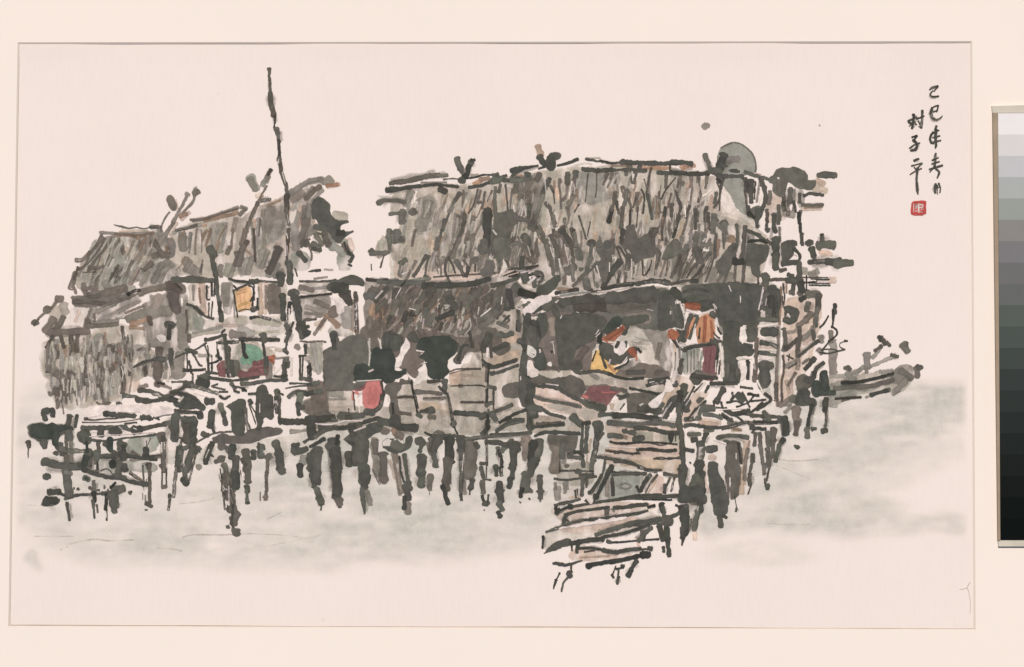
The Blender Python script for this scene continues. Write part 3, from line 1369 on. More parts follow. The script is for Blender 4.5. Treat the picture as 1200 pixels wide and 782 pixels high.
n 16 1035,390 1040,560
n 26 1040,540 1040,680
d 10 1050,440 1080,380 1150,290
n 24 1085,280 1080,360
n 8 1080,370 1120,330
n 10 1120,400 1060,640 1055,730
d 20 1075,500 1070,560
d 26 1125,480 1120,560
n 20 1120,560 1080,760
d 16 1170,440 1190,500
d 12 1150,380 1165,440
d 16 1180,560 1140,700
n 14 1170,300 1160,360
n 10 1190,460 1200,470
k 60 1150,760 1160,770
k 40 1010,660 980,680
k 40 960,700 900,740
K 6 800,640 860,620 870,700 910,720 960,690 970,640 1030,640 1030,670 1000,720 1000,790 790,790
k 50 615,750 615,770
k 44 665,750 670,770
n 34 710,730 710,780
d 30 800,240 800,270
d 34 870,240 850,320
w 30 855,270 850,290
n 10 930,300 950,380
n 30 80,700 100,780
n 30 30,630 10,720
d 50 95,710 100,780
@hutR/ridge
k 34 0,240 60,225 110,215,20 180,208,14
d 30 0,290 60,300
k 34 0,310 80,305 130,290
k 46 110,265 115,275
k 14 190,225 240,210
k 24 320,205,16 400,185 460,160,22
k 16 520,160 600,172 640,180
k 18 620,170 700,188 770,180
k 30 770,182 900,185 1050,190 1200,182
k 30 500,232 600,240 700,235
k 20 700,238 820,230
k 26 800,235 940,240
k 30 1030,255 1110,258 1200,258
a 26 920,220 1040,222
a 24 1050,222 1110,222
b 14 700,205 830,208
s 10 680,210 900,208
d 34 830,200 830,230
d 30 900,200 900,240
d 14 1110,205 1110,260
f 12 380,225 500,190 560,195
h 10 520,150 620,152
a 20 1190,210 1200,240
b 16 50,285 90,275
@hutR/horn+
t 44 185,75 200,130
s 36 180,70 190,120
k 44 200,145 215,180
k 30 215,180 225,195
k 50 270,140 280,160
k 60 310,130 300,140
k 60 270,170 270,220
T 600 270
@hutR/roof
L 18 0,80 300,60 460,100 560,60 800,60 1200,0 1200,330 900,360 480,430 330,420 220,340 60,240
S 16 430,180 560,120 560,360 440,400
S 12 870,220 1100,180 1190,200 1190,340 860,350
F 12 500,20 720,20 720,80 590,70 520,140
# m 7 90 140 96 10 0,0 1200,0 1200,320 360,380 200,240
# i 9 50 100 98 10 0,0 1200,0 1200,320 360,380 200,240
# s 9 26 100 96 10 450,100 1200,100 1200,320 460,380
d 46 190,10 250,110
d 40 240,80 280,240
d 30 280,220 290,310
d 30 275,40 310,110
d 30 310,110 325,190
d 26 320,180 310,280
n 34 310,20 350,100
n 36 340,90 370,200
n 34 370,200 370,370
d 40 350,0 400,80
d 26 410,90 430,200
d 24 430,200 420,300
d 60 400,280 430,260
k 30 425,250 430,350
k 26 440,20 450,110
d 20 430,0 440,40
K 6 440,140 470,120 495,150 495,200 470,212 445,190
k 36 480,272 485,272
k 50 95,50 100,90
n 24 90,90 110,180
n 30 120,160 150,220
n 20 170,220 185,160
n 14 160,30 160,160
n 14 170,60 185,180
n 16 0,100,20 30,92 60,100
n 14 60,110 90,190
n 8 0,10 20,0
w 8 110,110 130,180
w 10 270,120 290,190
w 8 370,100 380,150 395,210
w 8 330,200 340,260
k 44 560,80 565,100
k 36 560,110 550,200
k 34 550,200 530,270
K 7 600,80 620,65 640,90 660,65 690,80 705,120 700,200 680,290 660,360 630,360 620,310 580,290 585,240 620,200 590,140
n 30 710,70 705,160
k 30 600,230 520,300 470,350
k 24 520,300 450,370 430,390
w 9 685,230 685,290
w 10 595,250 620,340
w 6 548,265 556,262
d 24 740,230 680,300 650,380
k 50 760,220 700,300
d 40 700,290 640,400
d 30 760,290 740,380
n 20 800,300 795,370
k 12 570,280 580,370
k 30 590,380 600,390
k 50 520,360 525,400
d 20 520,410 560,420
d 16 735,120 760,125 800,190
d 12 740,130 770,210
n 12 825,180 820,260
w 10 840,200 840,330
K 7 800,0 860,0 870,60 920,60 930,30 980,30 1000,40 1005,170 980,190 920,200 880,230 850,210 840,160 790,110
k 30 1010,0 980,40
d 30 780,0 770,90
d 12 790,130 820,180
d 40 820,180 810,270
n 16 870,210 850,340
d 10 915,210 920,270 925,320 970,260 980,210
n 6 940,320 985,250
n 6 1020,150 1000,320
d 20 1020,130 1040,160 1030,220 1010,270
K 7 1060,160 1120,80 1160,65 1190,100 1190,140 1130,190 1080,210 1055,200
n 8 1080,210 1040,330
n 10 1110,200 1080,320
d 24 1190,160 1170,230 1120,330
n 10 1100,210 1090,280
d 14 1050,0 1060,70
d 20 1150,0 1130,50
n 30 1110,20 1090,80
s 20 1060,240 1030,320
l 40 880,330 920,330
w 10 1070,130 1050,150
@hutR/eaves
d 16 560,430 640,420 720,400
k 22 640,410 800,375 900,375
k 34 880,375 1000,355 1100,368
k 20 730,395 850,385
d 24 310,440 380,430 460,415
b 20 320,410 450,420
e 16 340,460 480,440 600,430
l 10 480,460 700,425 900,395 1100,405
w 5 600,432 700,425
w 5 880,400 940,395
m 20 1100,370 1200,370
K 8 170,440 180,400 230,370 300,320 330,315 345,350 300,410 240,460 200,460
m 14 180,390 230,350
@hutR/frontwall
k 40 70,200 70,270
k 14 0,270 160,262
k 12 0,325 170,310
w 6 30,285 150,290
k 60 80,300 100,350
k 40 180,300 210,320 170,370
k 34 150,340 160,390
d 50 30,420 20,450
k 60 60,440 150,460
L 10 0,500 60,520 60,700 0,740
k 26 40,550 50,640
k 24 40,640 35,700
k 30 120,510 90,550
W 8 120,520 180,470 270,460 275,490 200,530 150,570 100,575 90,600 75,560
k 60 230,540 300,500
k 30 150,570 200,545
w 20 140,610 170,625
w 12 205,580 235,570
w 14 310,505 330,490
n 40 270,490 320,480
w 14 60,510 30,540 60,560
k 12 0,725 5,725
k 60 100,600 100,760
@hutR/doorway
U 16 310,520 480,480 640,450 1000,400 1140,440 1140,600 1020,700 780,660 560,720 520,780 100,780 130,640 240,580
K 14 330,480 600,450 620,490 420,520 340,530
k 90 700,470 1000,450
d 100 480,520 700,520
d 90 700,540 1000,500
k 60 800,640 940,620
M 14 610,520 700,520 720,600 640,620
m 50 900,590 1010,580
k 60 160,640 180,760
K 10 130,660 200,580 240,600 250,700 200,780 130,780
m 44 270,640 270,700
n 60 280,640 290,720
K 12 340,620 440,580 560,590 640,640 640,670 580,740 520,790 330,790 340,700
k 40 300,560 320,600
l 12 640,620 700,640
w 5 455,575 470,580
w 12 950,555 990,565
w 6 340,620 350,600
K 10 1030,470 1060,430 1130,420 1160,450 1150,520 1200,530 1200,680 1150,680 1060,700 1030,690
w 12 1150,500 1150,510
w 6 1115,570 1115,590
F 16 800,660 910,655 950,740 1000,780 720,780 760,740
L 16 900,600 1010,570 1020,700 1100,690 1110,760 1040,790 960,760 920,700
w 14 610,700 590,730
l 30 620,710 560,760
w 14 1150,690 1200,700
@personA/hair
d 60 700,690 730,640
k 40 700,680 740,650
k 20 690,720 670,730
@personA/face
c 30 770,690 720,730 680,760
k 40 790,690 795,710
c 30 660,760 740,710
@hutR/doorway
c 60 1130,730 1140,740
k 50 1190,730 1200,770
T 790 130
@sundisc
E 4 330,260 400,222 460,225 520,265 560,315 578,380 575,430 480,460 490,560 515,720 470,715 430,670 400,590 345,530 350,470 300,440 300,330 310,290
m 10 330,260 400,226 460,230 520,270 560,320 574,380 570,430
m 9 500,500 512,620 516,715
h 60 380,350 440,340
@bird
m 54 221,108 223,109
@hutR/roof
L 20 -20,470 280,470 330,540 290,780 -20,780
F 16 340,550 400,620 440,700 540,760 540,800 300,800 300,680
W 10 340,545 400,620 430,690 380,720 330,660
# i 9 34 110 97 7 0,480 330,480 320,790 0,790
# t 12 14 110 97 8 0,480 300,480 300,790 0,790
# w 8 10 110 97 8 0,480 330,480 300,790 0,790
n 24 45,430 40,520 25,600
n 24 120,440 120,560 110,660
d 24 30,630 45,680 20,770
n 14 60,500 75,515 60,525
n 20 165,430 185,560 170,640
m 26 165,440 165,500
n 26 230,430 225,540
n 10 90,680 60,740 20,790
d 20 110,670 80,750
k 40 150,700 155,770
d 30 225,680 220,780
n 16 225,630 190,660 150,680
k 30 295,580 285,650
d 20 330,500 320,620 280,680
k 34 285,740 295,770
w 10 200,600 260,560
d 16 330,560 300,500
d 14 350,480 325,560 318,700
n 20 355,775 360,790
@hutR/ridge
k 30 -20,362 80,362 120,370,40
a 26 70,395 140,385
s 24 60,405 120,405
b 12 60,380 100,390
k 32 -20,435 60,440 160,445 240,440
k 30 340,462 480,460
k 24 500,430 560,450 620,470 690,488,30
d 12 390,420 440,415
k 34 400,420,20 430,426,30 455,428,20
a 8 580,440 610,450
@hutR/horn+
k 34 215,315 240,370 265,430
k 36 335,320 350,315
k 60 345,320 325,380 310,440
k 26 360,385 350,390
k 60 310,430 280,420
k 44 315,460 325,490
k 20 325,500 300,480
@hutR/gable
d 34 500,480 510,560
n 14 495,560 505,640 515,730
d 56 540,500 540,560
k 34 540,560 540,640
d 14 570,500 565,620
m 14 600,500 580,640
w 14 610,600 595,660
f 12 510,510 520,600
d 50 615,480 620,520
k 36 635,540 640,620 620,690
K 6 540,680 610,670 635,700 610,760 580,790 540,740
k 30 520,680 530,740
k 50 680,490 700,480
K 5 700,460 720,415 790,402 860,404 920,420 945,450 945,480 990,490 992,520 970,555 910,555 850,530 800,500 780,560 770,600 730,600 690,560 695,500
w 16 728,472 735,476
k 44 740,500 740,560
d 30 675,570 665,650
S 10 690,580 750,600 780,760 650,780 650,700
d 30 770,590 770,700
d 36 820,550 810,640
m 24 840,560 845,700
n 30 800,640 800,730
m 50 780,720 830,730
H 12 850,540 900,560 910,660 880,680 850,600
k 30 880,590 880,640
d 20 840,640 855,710
k 28 735,670 740,760
k 44 705,740 705,770
d 26 650,700 655,780
k 24 885,710 880,790
k 44 1010,456,30 1060,452,44 1130,455,40
t 40 1010,490 1050,510
s 50 990,540 1060,560
k 24 915,595 960,580 1045,592
d 26 900,662 1040,662
b 14 920,680 1040,675
s 26 900,690 1030,690
@dot
h 8 1022,100 1024,106
T 790 250
@hutR/roof
L 16 -10,0 480,60 680,200 560,480 -10,500
M 12 0,280 180,360 420,420 360,500 0,490
F 14 300,0 560,20 600,100 500,110 320,60
S 10 330,280 380,160 440,160 430,220 340,320
m 60 60,400 40,460
# n 8 34 150 112 10 0,160 420,200 400,480 0,490
# m 10 30 140 105 10 0,0 300,0 300,480 0,490
n 14 10,0 0,120
n 16 100,0 60,150
n 20 60,0 0,80
k 20 150,0 150,110
k 40 280,20 270,130
d 12 225,0 215,120
d 16 240,0 250,120
w 14 220,180 200,200
n 30 160,140 140,180
k 34 160,150 145,220 150,300
k 60 160,260 180,330
k 36 210,165 200,230
k 34 200,225 250,218
w 24 210,258 240,262
k 50 10,210 10,280
d 20 40,270 30,340 0,400
k 30 90,230 60,280
d 16 100,250 80,330 40,400 35,440
d 16 160,350 130,390 90,450
n 20 250,290 190,380 185,440
k 30 250,280 220,320
d 14 280,310 240,430 220,480
n 8 150,350 110,400
b 40 300,200 300,290
k 24 295,150 285,250 290,310
k 50 330,90 350,70
k 40 355,80 360,140
k 30 310,80 350,130 350,200
k 14 340,150 350,250
b 60 390,180 410,180
k 50 420,230 400,250
K 8 380,240 440,210 440,260 420,320 400,380 370,440 320,410 300,370 330,310
k 24 440,80 445,160 440,230
k 30 495,100 490,200 480,290 460,340
n 16 490,200 500,290
d 16 380,400 350,490
m 20 300,340 290,460 260,490
m 30 350,400 330,490
@hutR/eaves
d 20 -20,500 60,480 150,470
d 14 380,488 460,490
k 30 120,480 160,480
n 10 540,510 600,490
@hutR/sidewall
S 16 360,480 420,340 500,330 580,340 620,420 560,490 400,500
F 12 500,350 560,370 600,440 600,490 510,490 470,420
d 20 430,300 430,400 425,500
d 22 495,300 490,400 480,500
k 50 430,340 480,340
K 7 500,240 540,215 650,220 670,250 650,330 600,370 600,430 590,450 550,420 540,370 500,360 500,300
k 30 510,120,26 580,150 640,190
k 20 525,200 600,190 650,205
d 16 520,170 520,230
h 40 520,140 540,170
k 30 655,195 680,210
w 10 460,260 440,310
d 12 590,450 590,500
k 30 525,0 560,30 600,20
k 50 590,-10 590,20
k 26 580,40 585,95
d 20 660,0 650,90
k 40 660,115 655,120
h 14 690,100 680,180
k 30 705,20 700,80 710,130
d 30 735,20 730,70
k 56 715,190 715,300
k 60 715,300 715,380
m 16 740,100 745,200
K 6 760,200 800,190 860,200 865,225 830,240 840,270 810,320 760,330 755,260
k 24 840,250 880,290 880,320
k 44 770,350 870,345
w 14 840,290 860,300
k 36 875,340 880,440
d 30 750,405 780,395
k 30 805,430 830,440
k 24 875,0 880,60 890,140
k 30 895,150 900,220
k 46 955,200 950,220
k 60 970,260 980,300
k 36 1035,160 1040,200
k 60 1020,230 1060,220 1110,222
t 30 1030,270 1080,280
s 30 1040,290 1100,290
k 44 945,345,26 1000,340 1080,340,36
k 64 1080,342 1150,345
k 60 1150,347 1240,352
l 24 900,420 950,420
h 40 910,390 920,400
h 40 960,430 1000,410
m 30 980,420 1000,450
k 60 640,440 640,500
d 26 670,468 760,466 900,470
k 44 800,470 870,470
k 8 900,450 1080,452
k 8 960,462 1090,465
k 8 1000,472 1085,470
k 8 940,490 1090,495
k 10 950,505 1095,508
k 8 880,485 1000,482
w 5 1010,478 1090,482
s 44 1100,470 1120,470
k 10 930,440 930,540
d 36 890,510 890,570
d 30 840,500 830,560
k 50 890,500 895,540
d 26 905,520 880,530
@hutR/doorway
K 10 60,510 170,500 350,498 400,530 400,560 480,510 600,500 625,540 600,700 580,790 330,790 300,700 250,640 70,600
w 8 465,580 465,610
w 8 600,640 595,680
w 10 625,520 610,600
w 8 385,510 400,550
k 60 0,540 60,600
w 10 10,620 12,640
k 40 0,650 30,780
w 14 40,620 60,690 80,750
@hutR/sidewall
b 16 750,520 745,640 740,780
k 60 690,530 700,640
k 50 680,600 700,740
k 30 600,745 720,750
w 26 615,690 630,720
d 24 640,600 620,660
w 8 650,600 640,650
s 20 770,490 780,560
d 12 765,500 775,580 770,640
b 10 790,500 790,560
S 12 800,600 900,580 960,600 990,700 940,780 880,760 880,660 800,650
f 40 920,520 930,550
d 50 940,570 1000,570
d 46 1005,590 1010,660 1000,700
m 24 1005,700 1000,780
d 40 940,640 930,680
n 40 960,710 920,760
n 20 870,780 940,760
K 6 770,660 800,655 870,675 885,700 860,760 820,785 770,770 770,720
w 26 798,710 810,725
k 10 1085,725 1050,775
k 30 1130,645 1130,700
k 12 1115,680 1115,780
@personB/hair
k 60 90,560 100,600
k 80 120,580 200,590
k 60 220,640 260,640
d 30 200,680 260,670
w 16 275,640 300,670
@personB/face
c 50 100,655 170,660
T 780 330 6.02
@personB/face
c 40 150,170 230,180
@personB/hair
k 30 130,100 200,80 290,90
K 9 118,72 160,50 250,52 296,72 322,150 312,188 286,208 240,205 240,170 190,155 140,160 110,130
@personB/neck
w 20 150,200 200,220 250,228 330,200
w 16 340,170 350,200
@personB/shirt
O 6 250,250 300,230 350,260 345,380 320,420 240,440 215,380 225,280
o 40 190,260 160,380
c 20 280,250 270,420
c 16 320,280 330,400
c 10 160,300 150,400
k 36 180,240 155,300 140,380 110,400
k 26 215,240 225,260 190,340 170,400
w 10 210,300 195,360
k 14 240,330 235,400
k 46 330,230 350,240
w 24 360,260 370,320
k 12 320,320 345,370 380,400
d 14 370,260 370,330 390,370
h 40 395,290 405,360
w 14 340,270 350,330
@personB/arms
k 50 85,280 95,320
k 50 100,360 110,400
c 60 45,365 50,385
k 16 65,420 90,460 130,490
k 16 80,350 60,380
w 14 100,430 140,440
k 26 130,480 190,460 260,450 320,440
k 20 155,460 130,490
k 50 330,420 380,440
@personB/trousers
V 8 270,450 350,440 370,480 365,560 350,660 330,700 270,690 255,660 270,560 265,500
v 40 300,500 290,640
k 20 370,470 360,560 350,600
k 30 250,660 290,680
n 16 350,480 345,640
@personB/stick
k 26 108,560 90,640
d 14 110,550 100,600
@personB/legs
w 30 385,440 400,560 400,670
k 12 385,560 375,650
w 16 355,560 350,640
k 30 190,660 250,670 360,680
K 6 180,650 260,630 260,690 220,730 190,690
@hutR/doorway
E 10 125,480 250,480 260,520 250,640 170,660 120,640
h 16 230,480 240,620
k 4 150,490 155,640
k 4 200,480 200,620
k 4 180,490 178,640
w 6 245,490 235,560
F 10 30,440 100,430 125,500 115,650 60,680 40,560
t 14 60,440 70,520
d 6 70,500 65,640
m 8 95,480 100,540
w 20 130,220 110,160
l 26 130,200 120,300
K 10 400,20 660,20 670,60 660,200 640,290 520,300 440,340 410,300 370,200
K 10 410,300 520,300 520,420 610,450 610,520 500,530 530,640 520,720 410,710 410,560
k 80 600,360 600,400
k 70 560,480 590,500
k 60 480,560 470,690
W 6 545,310 570,310 560,340 570,400 540,440 525,400
W 6 505,530 600,535 605,552 510,550
W 6 535,590 570,600 560,680 530,700 530,640
k 26 580,560 580,680
w 10 595,580 595,690
n 10 530,300 600,290
w 8 528,110 528,150
w 10 690,60 670,140 655,200
@hutR/sidewall
n 30 630,290 640,480 625,700
b 14 650,400 640,560 640,700
w 6 625,540 630,620
d 36 690,20 690,110
k 60 700,200 730,210
k 40 700,350 720,340
W 6 670,230 700,210 690,240
W 6 660,310 720,300 720,310 670,330
W 6 670,385 720,395 720,410 680,400
k 36 680,430 722,440
S 8 660,450 720,465 720,490 660,480
k 30 660,500 722,510
w 16 660,545 722,550
k 70 690,600 700,700
w 16 645,700 680,770
@deck
W 8 0,690 30,700 60,760 0,780
k 40 0,715 20,720
d 20 70,710 70,740
k 50 130,740 120,790
S 10 60,680 180,680 200,780 20,790 90,740
k 14 260,720 200,780
k 30 320,720 500,715
w 16 280,710 230,770
k 20 300,740 280,780
k 20 420,770 400,775
d 18 530,745 610,755
T 620 370
@hutR/doorway
N 12 0,0 520,0 540,120 490,180 440,260 440,370 340,380 220,380 0,360
K 12 200,0 520,0 520,100 440,170 330,240 300,360 220,370 190,180
k 80 60,250 80,340
k 60 20,100 40,200
m 46 160,40 160,130
n 44 400,230 340,320
e 12 300,220 380,210
w 12 20,20 50,10
w 10 165,180 178,270
w 14 150,190 175,180
w 10 75,240 76,260
W 6 130,340 150,325 158,355 135,355
W 8 -10,205 30,220 50,260 30,290 -10,270
W 8 -10,310 20,320 40,370 60,400 -10,420
l 24 480,110 520,90
w 12 470,150 500,120
w 16 450,255 490,200
f 50 540,20 550,40
F 12 670,60 790,55 830,150 880,230 920,300 920,360 760,310 780,280 720,200 600,220 600,140 650,120
# l 4 20 100 190 12 680,100 820,100 880,260 700,260
M 14 800,60 920,80 960,120 1000,240 990,420 840,430 920,360 880,240 830,140
m 60 900,150 940,300
n 30 920,200 900,300
N 12 700,380 780,340 900,350 960,400 980,440 860,440 720,430 600,410 620,390
M 10 600,400 700,320 760,300 800,340 700,400
d 40 700,400 800,400
n 60 900,420 960,420
n 80 720,20 820,20
@personA/hair
X 8 526,95 556,50 616,10 650,20 642,62 600,88 550,118 528,116
@personA/face
C 6 510,160 560,130 640,90 660,60 680,90 640,130 590,200 550,190
k 40 680,80 665,120
@personA/torso
K 8 480,130 510,180 560,200 590,210 600,260 660,270 700,225 750,230 740,290 690,300 640,340 560,330 500,260 490,200
k 24 630,190 610,220
k 20 680,185 680,215
k 34 500,130 498,190
w 14 595,190 560,185
W 6 640,200 660,180 675,210 650,270 625,270
@personA/shirt
Y 6 445,290 480,240 540,270 580,330 650,350 600,410 520,400 445,370
o 20 560,350 600,390
b 20 450,360 480,370
k 20 505,270 520,310 540,365
k 10 470,250 445,320
w 10 570,310 560,340
k 16 605,375 680,340 700,310
w 10 690,290 650,340 600,360
k 16 640,330 690,290
@personA/arms
c 50 725,240 740,265
c 16 755,290 755,310
k 24 765,240 785,255
k 8 755,255 740,290
@personB/arms
c 50 1000,120 1020,150
k 50 1050,130 1070,170
k 16 1010,170 1040,220
w 16 1080,210 1120,210
@personB/legs
w 40 1030,400 1010,470
s 26 1050,430 1040,490
@deck
L 14 0,380 240,380 440,400 840,450 1000,440 960,560 700,560 380,560 340,500 0,470
F 14 340,420 520,430 520,500 400,500
h 30 440,410 480,440
L 10 510,450 620,430 840,470 820,510 560,490
S 16 0,500 200,500 380,600 500,700 460,760 300,700 100,640 0,600
L 14 100,620 380,640 500,690 480,730 330,700 200,660
S 12 10,700 220,720 240,760 60,790
T 10 40,700 140,720 160,750 60,770
k 40 0,420 20,400
d 34 70,370 160,365 210,380
k 70 330,350 350,350
k 26 290,350 350,400 480,390 560,410
k 22 560,410 620,430 700,445 800,440
k 24 840,460 900,450 980,440
k 24 830,490 900,470 980,475
w 16 850,470 880,462
D 8 0,430 60,415 150,440 320,430 380,460 400,520 360,570 300,570 200,520 100,490 0,490
w 16 120,480 205,490
k 50 230,490 240,520
k 30 100,490 200,510 280,560 400,610
k 26 0,480 100,500
k 26 20,560 100,590 220,610 360,640
k 40 380,610 520,670
k 34 0,630 80,650
k 26 80,650 150,690 250,720
k 60 10,500 10,780
k 70 20,650 30,700
d 40 60,770 240,760
k 60 310,720 380,770
k 60 480,760 490,775
k 34 500,695 700,700 920,730
k 24 560,745 700,755 800,760 1030,765
F 10 540,640 600,590 660,570 690,600 640,660 560,680
t 30 580,630 580,650
D 10 690,560 800,540 870,540 880,580 840,620 880,650 820,690 700,690 690,620
k 50 860,570 920,560
k 40 780,650 900,670
k 30 690,560 640,580
k 10 670,620 640,660
k 14 620,560 680,570
k 20 710,510 860,540 910,560
w 14 780,630 800,620
W 8 840,620 920,560 960,510 940,580 900,640 860,650
S 10 920,590 1040,490 1050,560 960,640 920,640
t 30 1000,520 940,620
d 34 1070,360 1060,400
d 20 1080,310 1060,370
k 34 1030,480 1020,490
k 44 1085,500 1075,600 1050,780
k 50 1060,580 1000,600 960,700
k 30 940,620 890,700
k 30 1000,600 1100,640
w 10 970,650 935,710
W 8 980,720 1040,680 1030,740 970,740
K 8 1130,430 1180,390 1200,390 1200,460 1160,490
k 14 1160,500 1110,600 1100,640
w 12 1150,500 1090,600
S 10 1160,600 1200,560 1200,700 1110,730
k 12 1190,640 1120,720
d 16 1120,650 1080,650
k 30 1100,730 1200,720
@redcloth
V 8 370,570 440,500 540,500 680,520 600,560 540,640 500,620 400,590
v 40 480,560 520,600
r 14 520,540 600,540
v 14 420,530 500,600
r 20 385,565 410,575
n 30 400,510 540,500
d 26 580,510 680,530
d 30 420,600 440,620
@deck
k 40 440,620 530,650
T 880 340 5.4545
@hutR/sidewall
S 14 180,0 200,100 240,60 340,50 440,30 440,200 400,380 340,540 280,640 250,720 160,740 150,600 200,540 210,300
F 10 320,200 420,200 400,300 330,280
F 10 60,0 180,0 180,640 60,640
f 40 100,640 120,720
F 10 210,380 300,400 290,540 220,540
K 8 60,0 180,0 180,190 130,200 90,190 90,100 60,60
w 20 75,140 85,170
d 20 40,0 60,60 50,190
b 18 190,0 185,120 180,220
d 8 200,40 205,100 220,120
d 30 265,10 262,20
d 36 315,5 320,20
K 5 220,120 260,110 300,125 310,150 290,190 250,215 210,205 205,180 240,180 250,150 225,140
w 26 232,165 245,170
k 30 215,190 250,205
d 40 360,20 430,25
d 40 430,40 430,120
d 30 425,120 410,230
d 34 360,90 355,130
n 36 380,160 350,190
n 30 350,190 300,230
m 30 400,240 370,280 330,310
n 20 300,230 280,265 240,270
k 60 90,265 150,265
k 30 80,330,20 140,350 165,360
k 24 60,400,16 120,410 160,415
w 16 70,230 170,215
w 14 60,310 160,320
w 12 60,380 160,385
S 8 60,350 160,370 160,390 60,385
w 14 60,440 130,440
K 6 50,460 140,455 145,490 110,520 110,560 135,580 110,620 60,635 45,600 50,520
n 18 170,240 175,360 165,480 165,620 170,740
b 10 160,500 155,640
n 26 160,600 160,700
d 30 215,250 215,290 220,340 210,380
n 16 205,420 210,520 195,600 200,710
d 40 230,370 270,340 290,320
k 30 320,60 340,50
d 30 310,240 310,300 300,360 300,420
n 30 300,330 300,500
k 14 390,260 400,320
k 26 400,270 405,300
k 22 430,325 370,370 310,420
s 30 340,340 380,310
k 12 440,240 470,210 495,165
k 20 420,220 420,230
d 14 330,470 370,440
k 36 405,440 345,505
m 30 280,460 220,490
d 10 290,470 240,500
k 10 230,420 270,440
k 8 245,410 240,450
n 16 285,530 260,570 235,610
s 30 250,600 250,700
K 6 300,640 360,630 370,690 410,700 410,730 310,740 280,720
D 10 280,590 310,550 360,545 400,570 380,610 320,650 290,640
k 50 380,570 360,580
k 26 465,465 420,500 400,560
K 6 385,600 410,580 440,600 440,680 410,685 385,650
K 6 440,530 465,512 490,530 500,640 460,650 440,600
k 30 450,660 530,660
k 60 350,660 350,700
d 60 280,700 300,700
n 30 240,700 190,740
k 40 400,720 390,780
k 34 480,700 470,770
@figuremark
k 22 535,95 540,110
d 14 540,120 525,200 520,230
d 34 510,270 510,330
m 46 520,330 525,380
m 56 525,400 520,520
k 12 515,235 545,255 548,285 500,330 455,385
k 10 440,400 500,405 560,390 600,380
k 8 610,325 570,340 570,365 600,380
k 8 450,380 520,378 560,390
k 14 600,325 615,325
m 34 450,300 450,330
m 36 440,380 450,400
@boat
L 14 500,560 700,540 900,510 980,500 1040,560 960,640 700,660 500,740
h 30 510,550 600,550
m 24 520,605 545,600
E 12 530,620 700,600 800,620 700,650 540,650
h 40 500,700 620,680
h 30 500,730 540,740
k 22 585,595 660,595 760,575 900,540
d 30 540,630 660,620 760,615 900,580
h 26 830,525 900,515
M 10 930,500 960,480 1020,480 1050,510 1040,560 980,600 900,600 870,580
d 44 960,520 1020,560
k 40 1070,490 1085,495
d 40 1060,500 1060,550
m 40 990,580 920,650
h 30 940,640 910,665
k 16 540,695 620,690 700,686
k 26 770,670 820,655 880,640
m 14 735,685 750,680
h 40 560,600 660,560
d 36 615,495 620,510
h 46 630,530 650,570
m 24 640,530 700,510
h 30 660,540 720,490
m 50 740,420 740,490
m 26 735,500 738,525
h 22 760,490 830,460 920,420
d 26 900,415 935,425
m 60 975,360 990,390
h 40 980,350 985,340
k 24 820,300 830,320
d 30 830,310 860,340
d 26 870,340 885,355
d 26 830,360 795,385
h 26 820,380 780,430
T 30 420
@hutL/leanwall
L 30 140,0 680,0 900,0 900,80 720,160 700,260 620,300 540,330 420,340 240,340 180,260 150,120
S 24 300,0 700,40 800,200 620,280 420,300
# h 20 50 140 90 4 150,0 900,-40 700,200 600,280 240,320 170,200
# i 12 60 80 90 4 150,0 700,-40 680,200 600,280 240,320 170,200
# n 5 60 130 90 4 160,40 720,0 700,240 600,330 220,340
# t 10 16 120 90 4 160,40 680,0 660,220 600,300 220,300
# w 4 24 100 90 4 300,150 700,50 700,320 240,360
d 34 155,60 160,80
n 60 205,20 210,60
n 50 220,110 240,130
n 34 280,90 300,180
n 14 300,105 335,100
s 30 370,70 370,100
n 36 420,50 425,90
n 36 455,55 455,80
n 34 505,45 510,70
n 44 600,60 615,90
n 30 680,60 690,200 680,250
n 30 700,80 730,110
n 12 750,110 730,240
n 24 840,60 850,110
n 30 430,180 430,195
n 34 470,180 490,200
n 24 610,140 620,200
n 34 175,245 175,250
n 60 220,230 290,240
n 40 320,230 350,235
n 24 220,250 225,340
n 16 240,300 220,350
m 50 540,180 565,320
n 30 520,190 540,230
n 14 500,310 530,325 600,310
n 30 560,330 580,320
n 10 260,330 268,390
n 34 810,200 850,190
n 50 930,40 930,180
m 70 930,0 930,80
m 100 1070,40 1080,100
d 40 1000,-10 1000,60
n 20 940,180 1020,210
d 20 930,175 970,180
d 14 1030,165 1110,162
k 20 760,60,8 830,25 930,5
k 34 920,5 975,5
w 30 1010,80 1000,160
w 12 970,100 960,160
w 14 1000,20 1020,100
d 18 1150,20 1165,100
k 14 1110,75 1200,85
@stiltL/loft
w 20 720,340 600,330 480,370 440,370
W 14 420,350 640,330 780,330 1000,340 1040,380 900,400 780,380 560,370 520,400 430,410
@deck
k 30 680,262,34 770,268 800,290
k 44 790,285 850,300
k 30 840,305 950,290 1000,270
k 34 800,225 860,228 950,260 1000,290 1060,295
k 30 970,280 1060,240 1130,190
k 50 1130,180 1160,185
k 30 1150,180 1200,200
k 24 850,310 870,335
k 24 1040,240 1120,250 1200,290
K 8 1040,310 1120,270 1200,290 1200,350 1100,360 1060,340
k 44 655,325 660,328
k 50 570,385 610,390
k 40 600,385 640,400
k 34 660,395 760,405
k 40 820,415 870,420
k 20 870,425 890,425
k 10 900,415 940,430
k 14 925,420 960,400 1030,390
k 26 950,345,14 1000,360 1060,375 1100,380
k 26 1050,370 1200,380
d 10 420,425,20 480,435 560,425 650,420 780,400
d 8 400,450 600,450 720,440 800,425
k 10 440,380 430,430
k 60 140,370 150,380
k 40 130,400 140,425
k 34 190,360 190,400
w 12 150,400 175,390
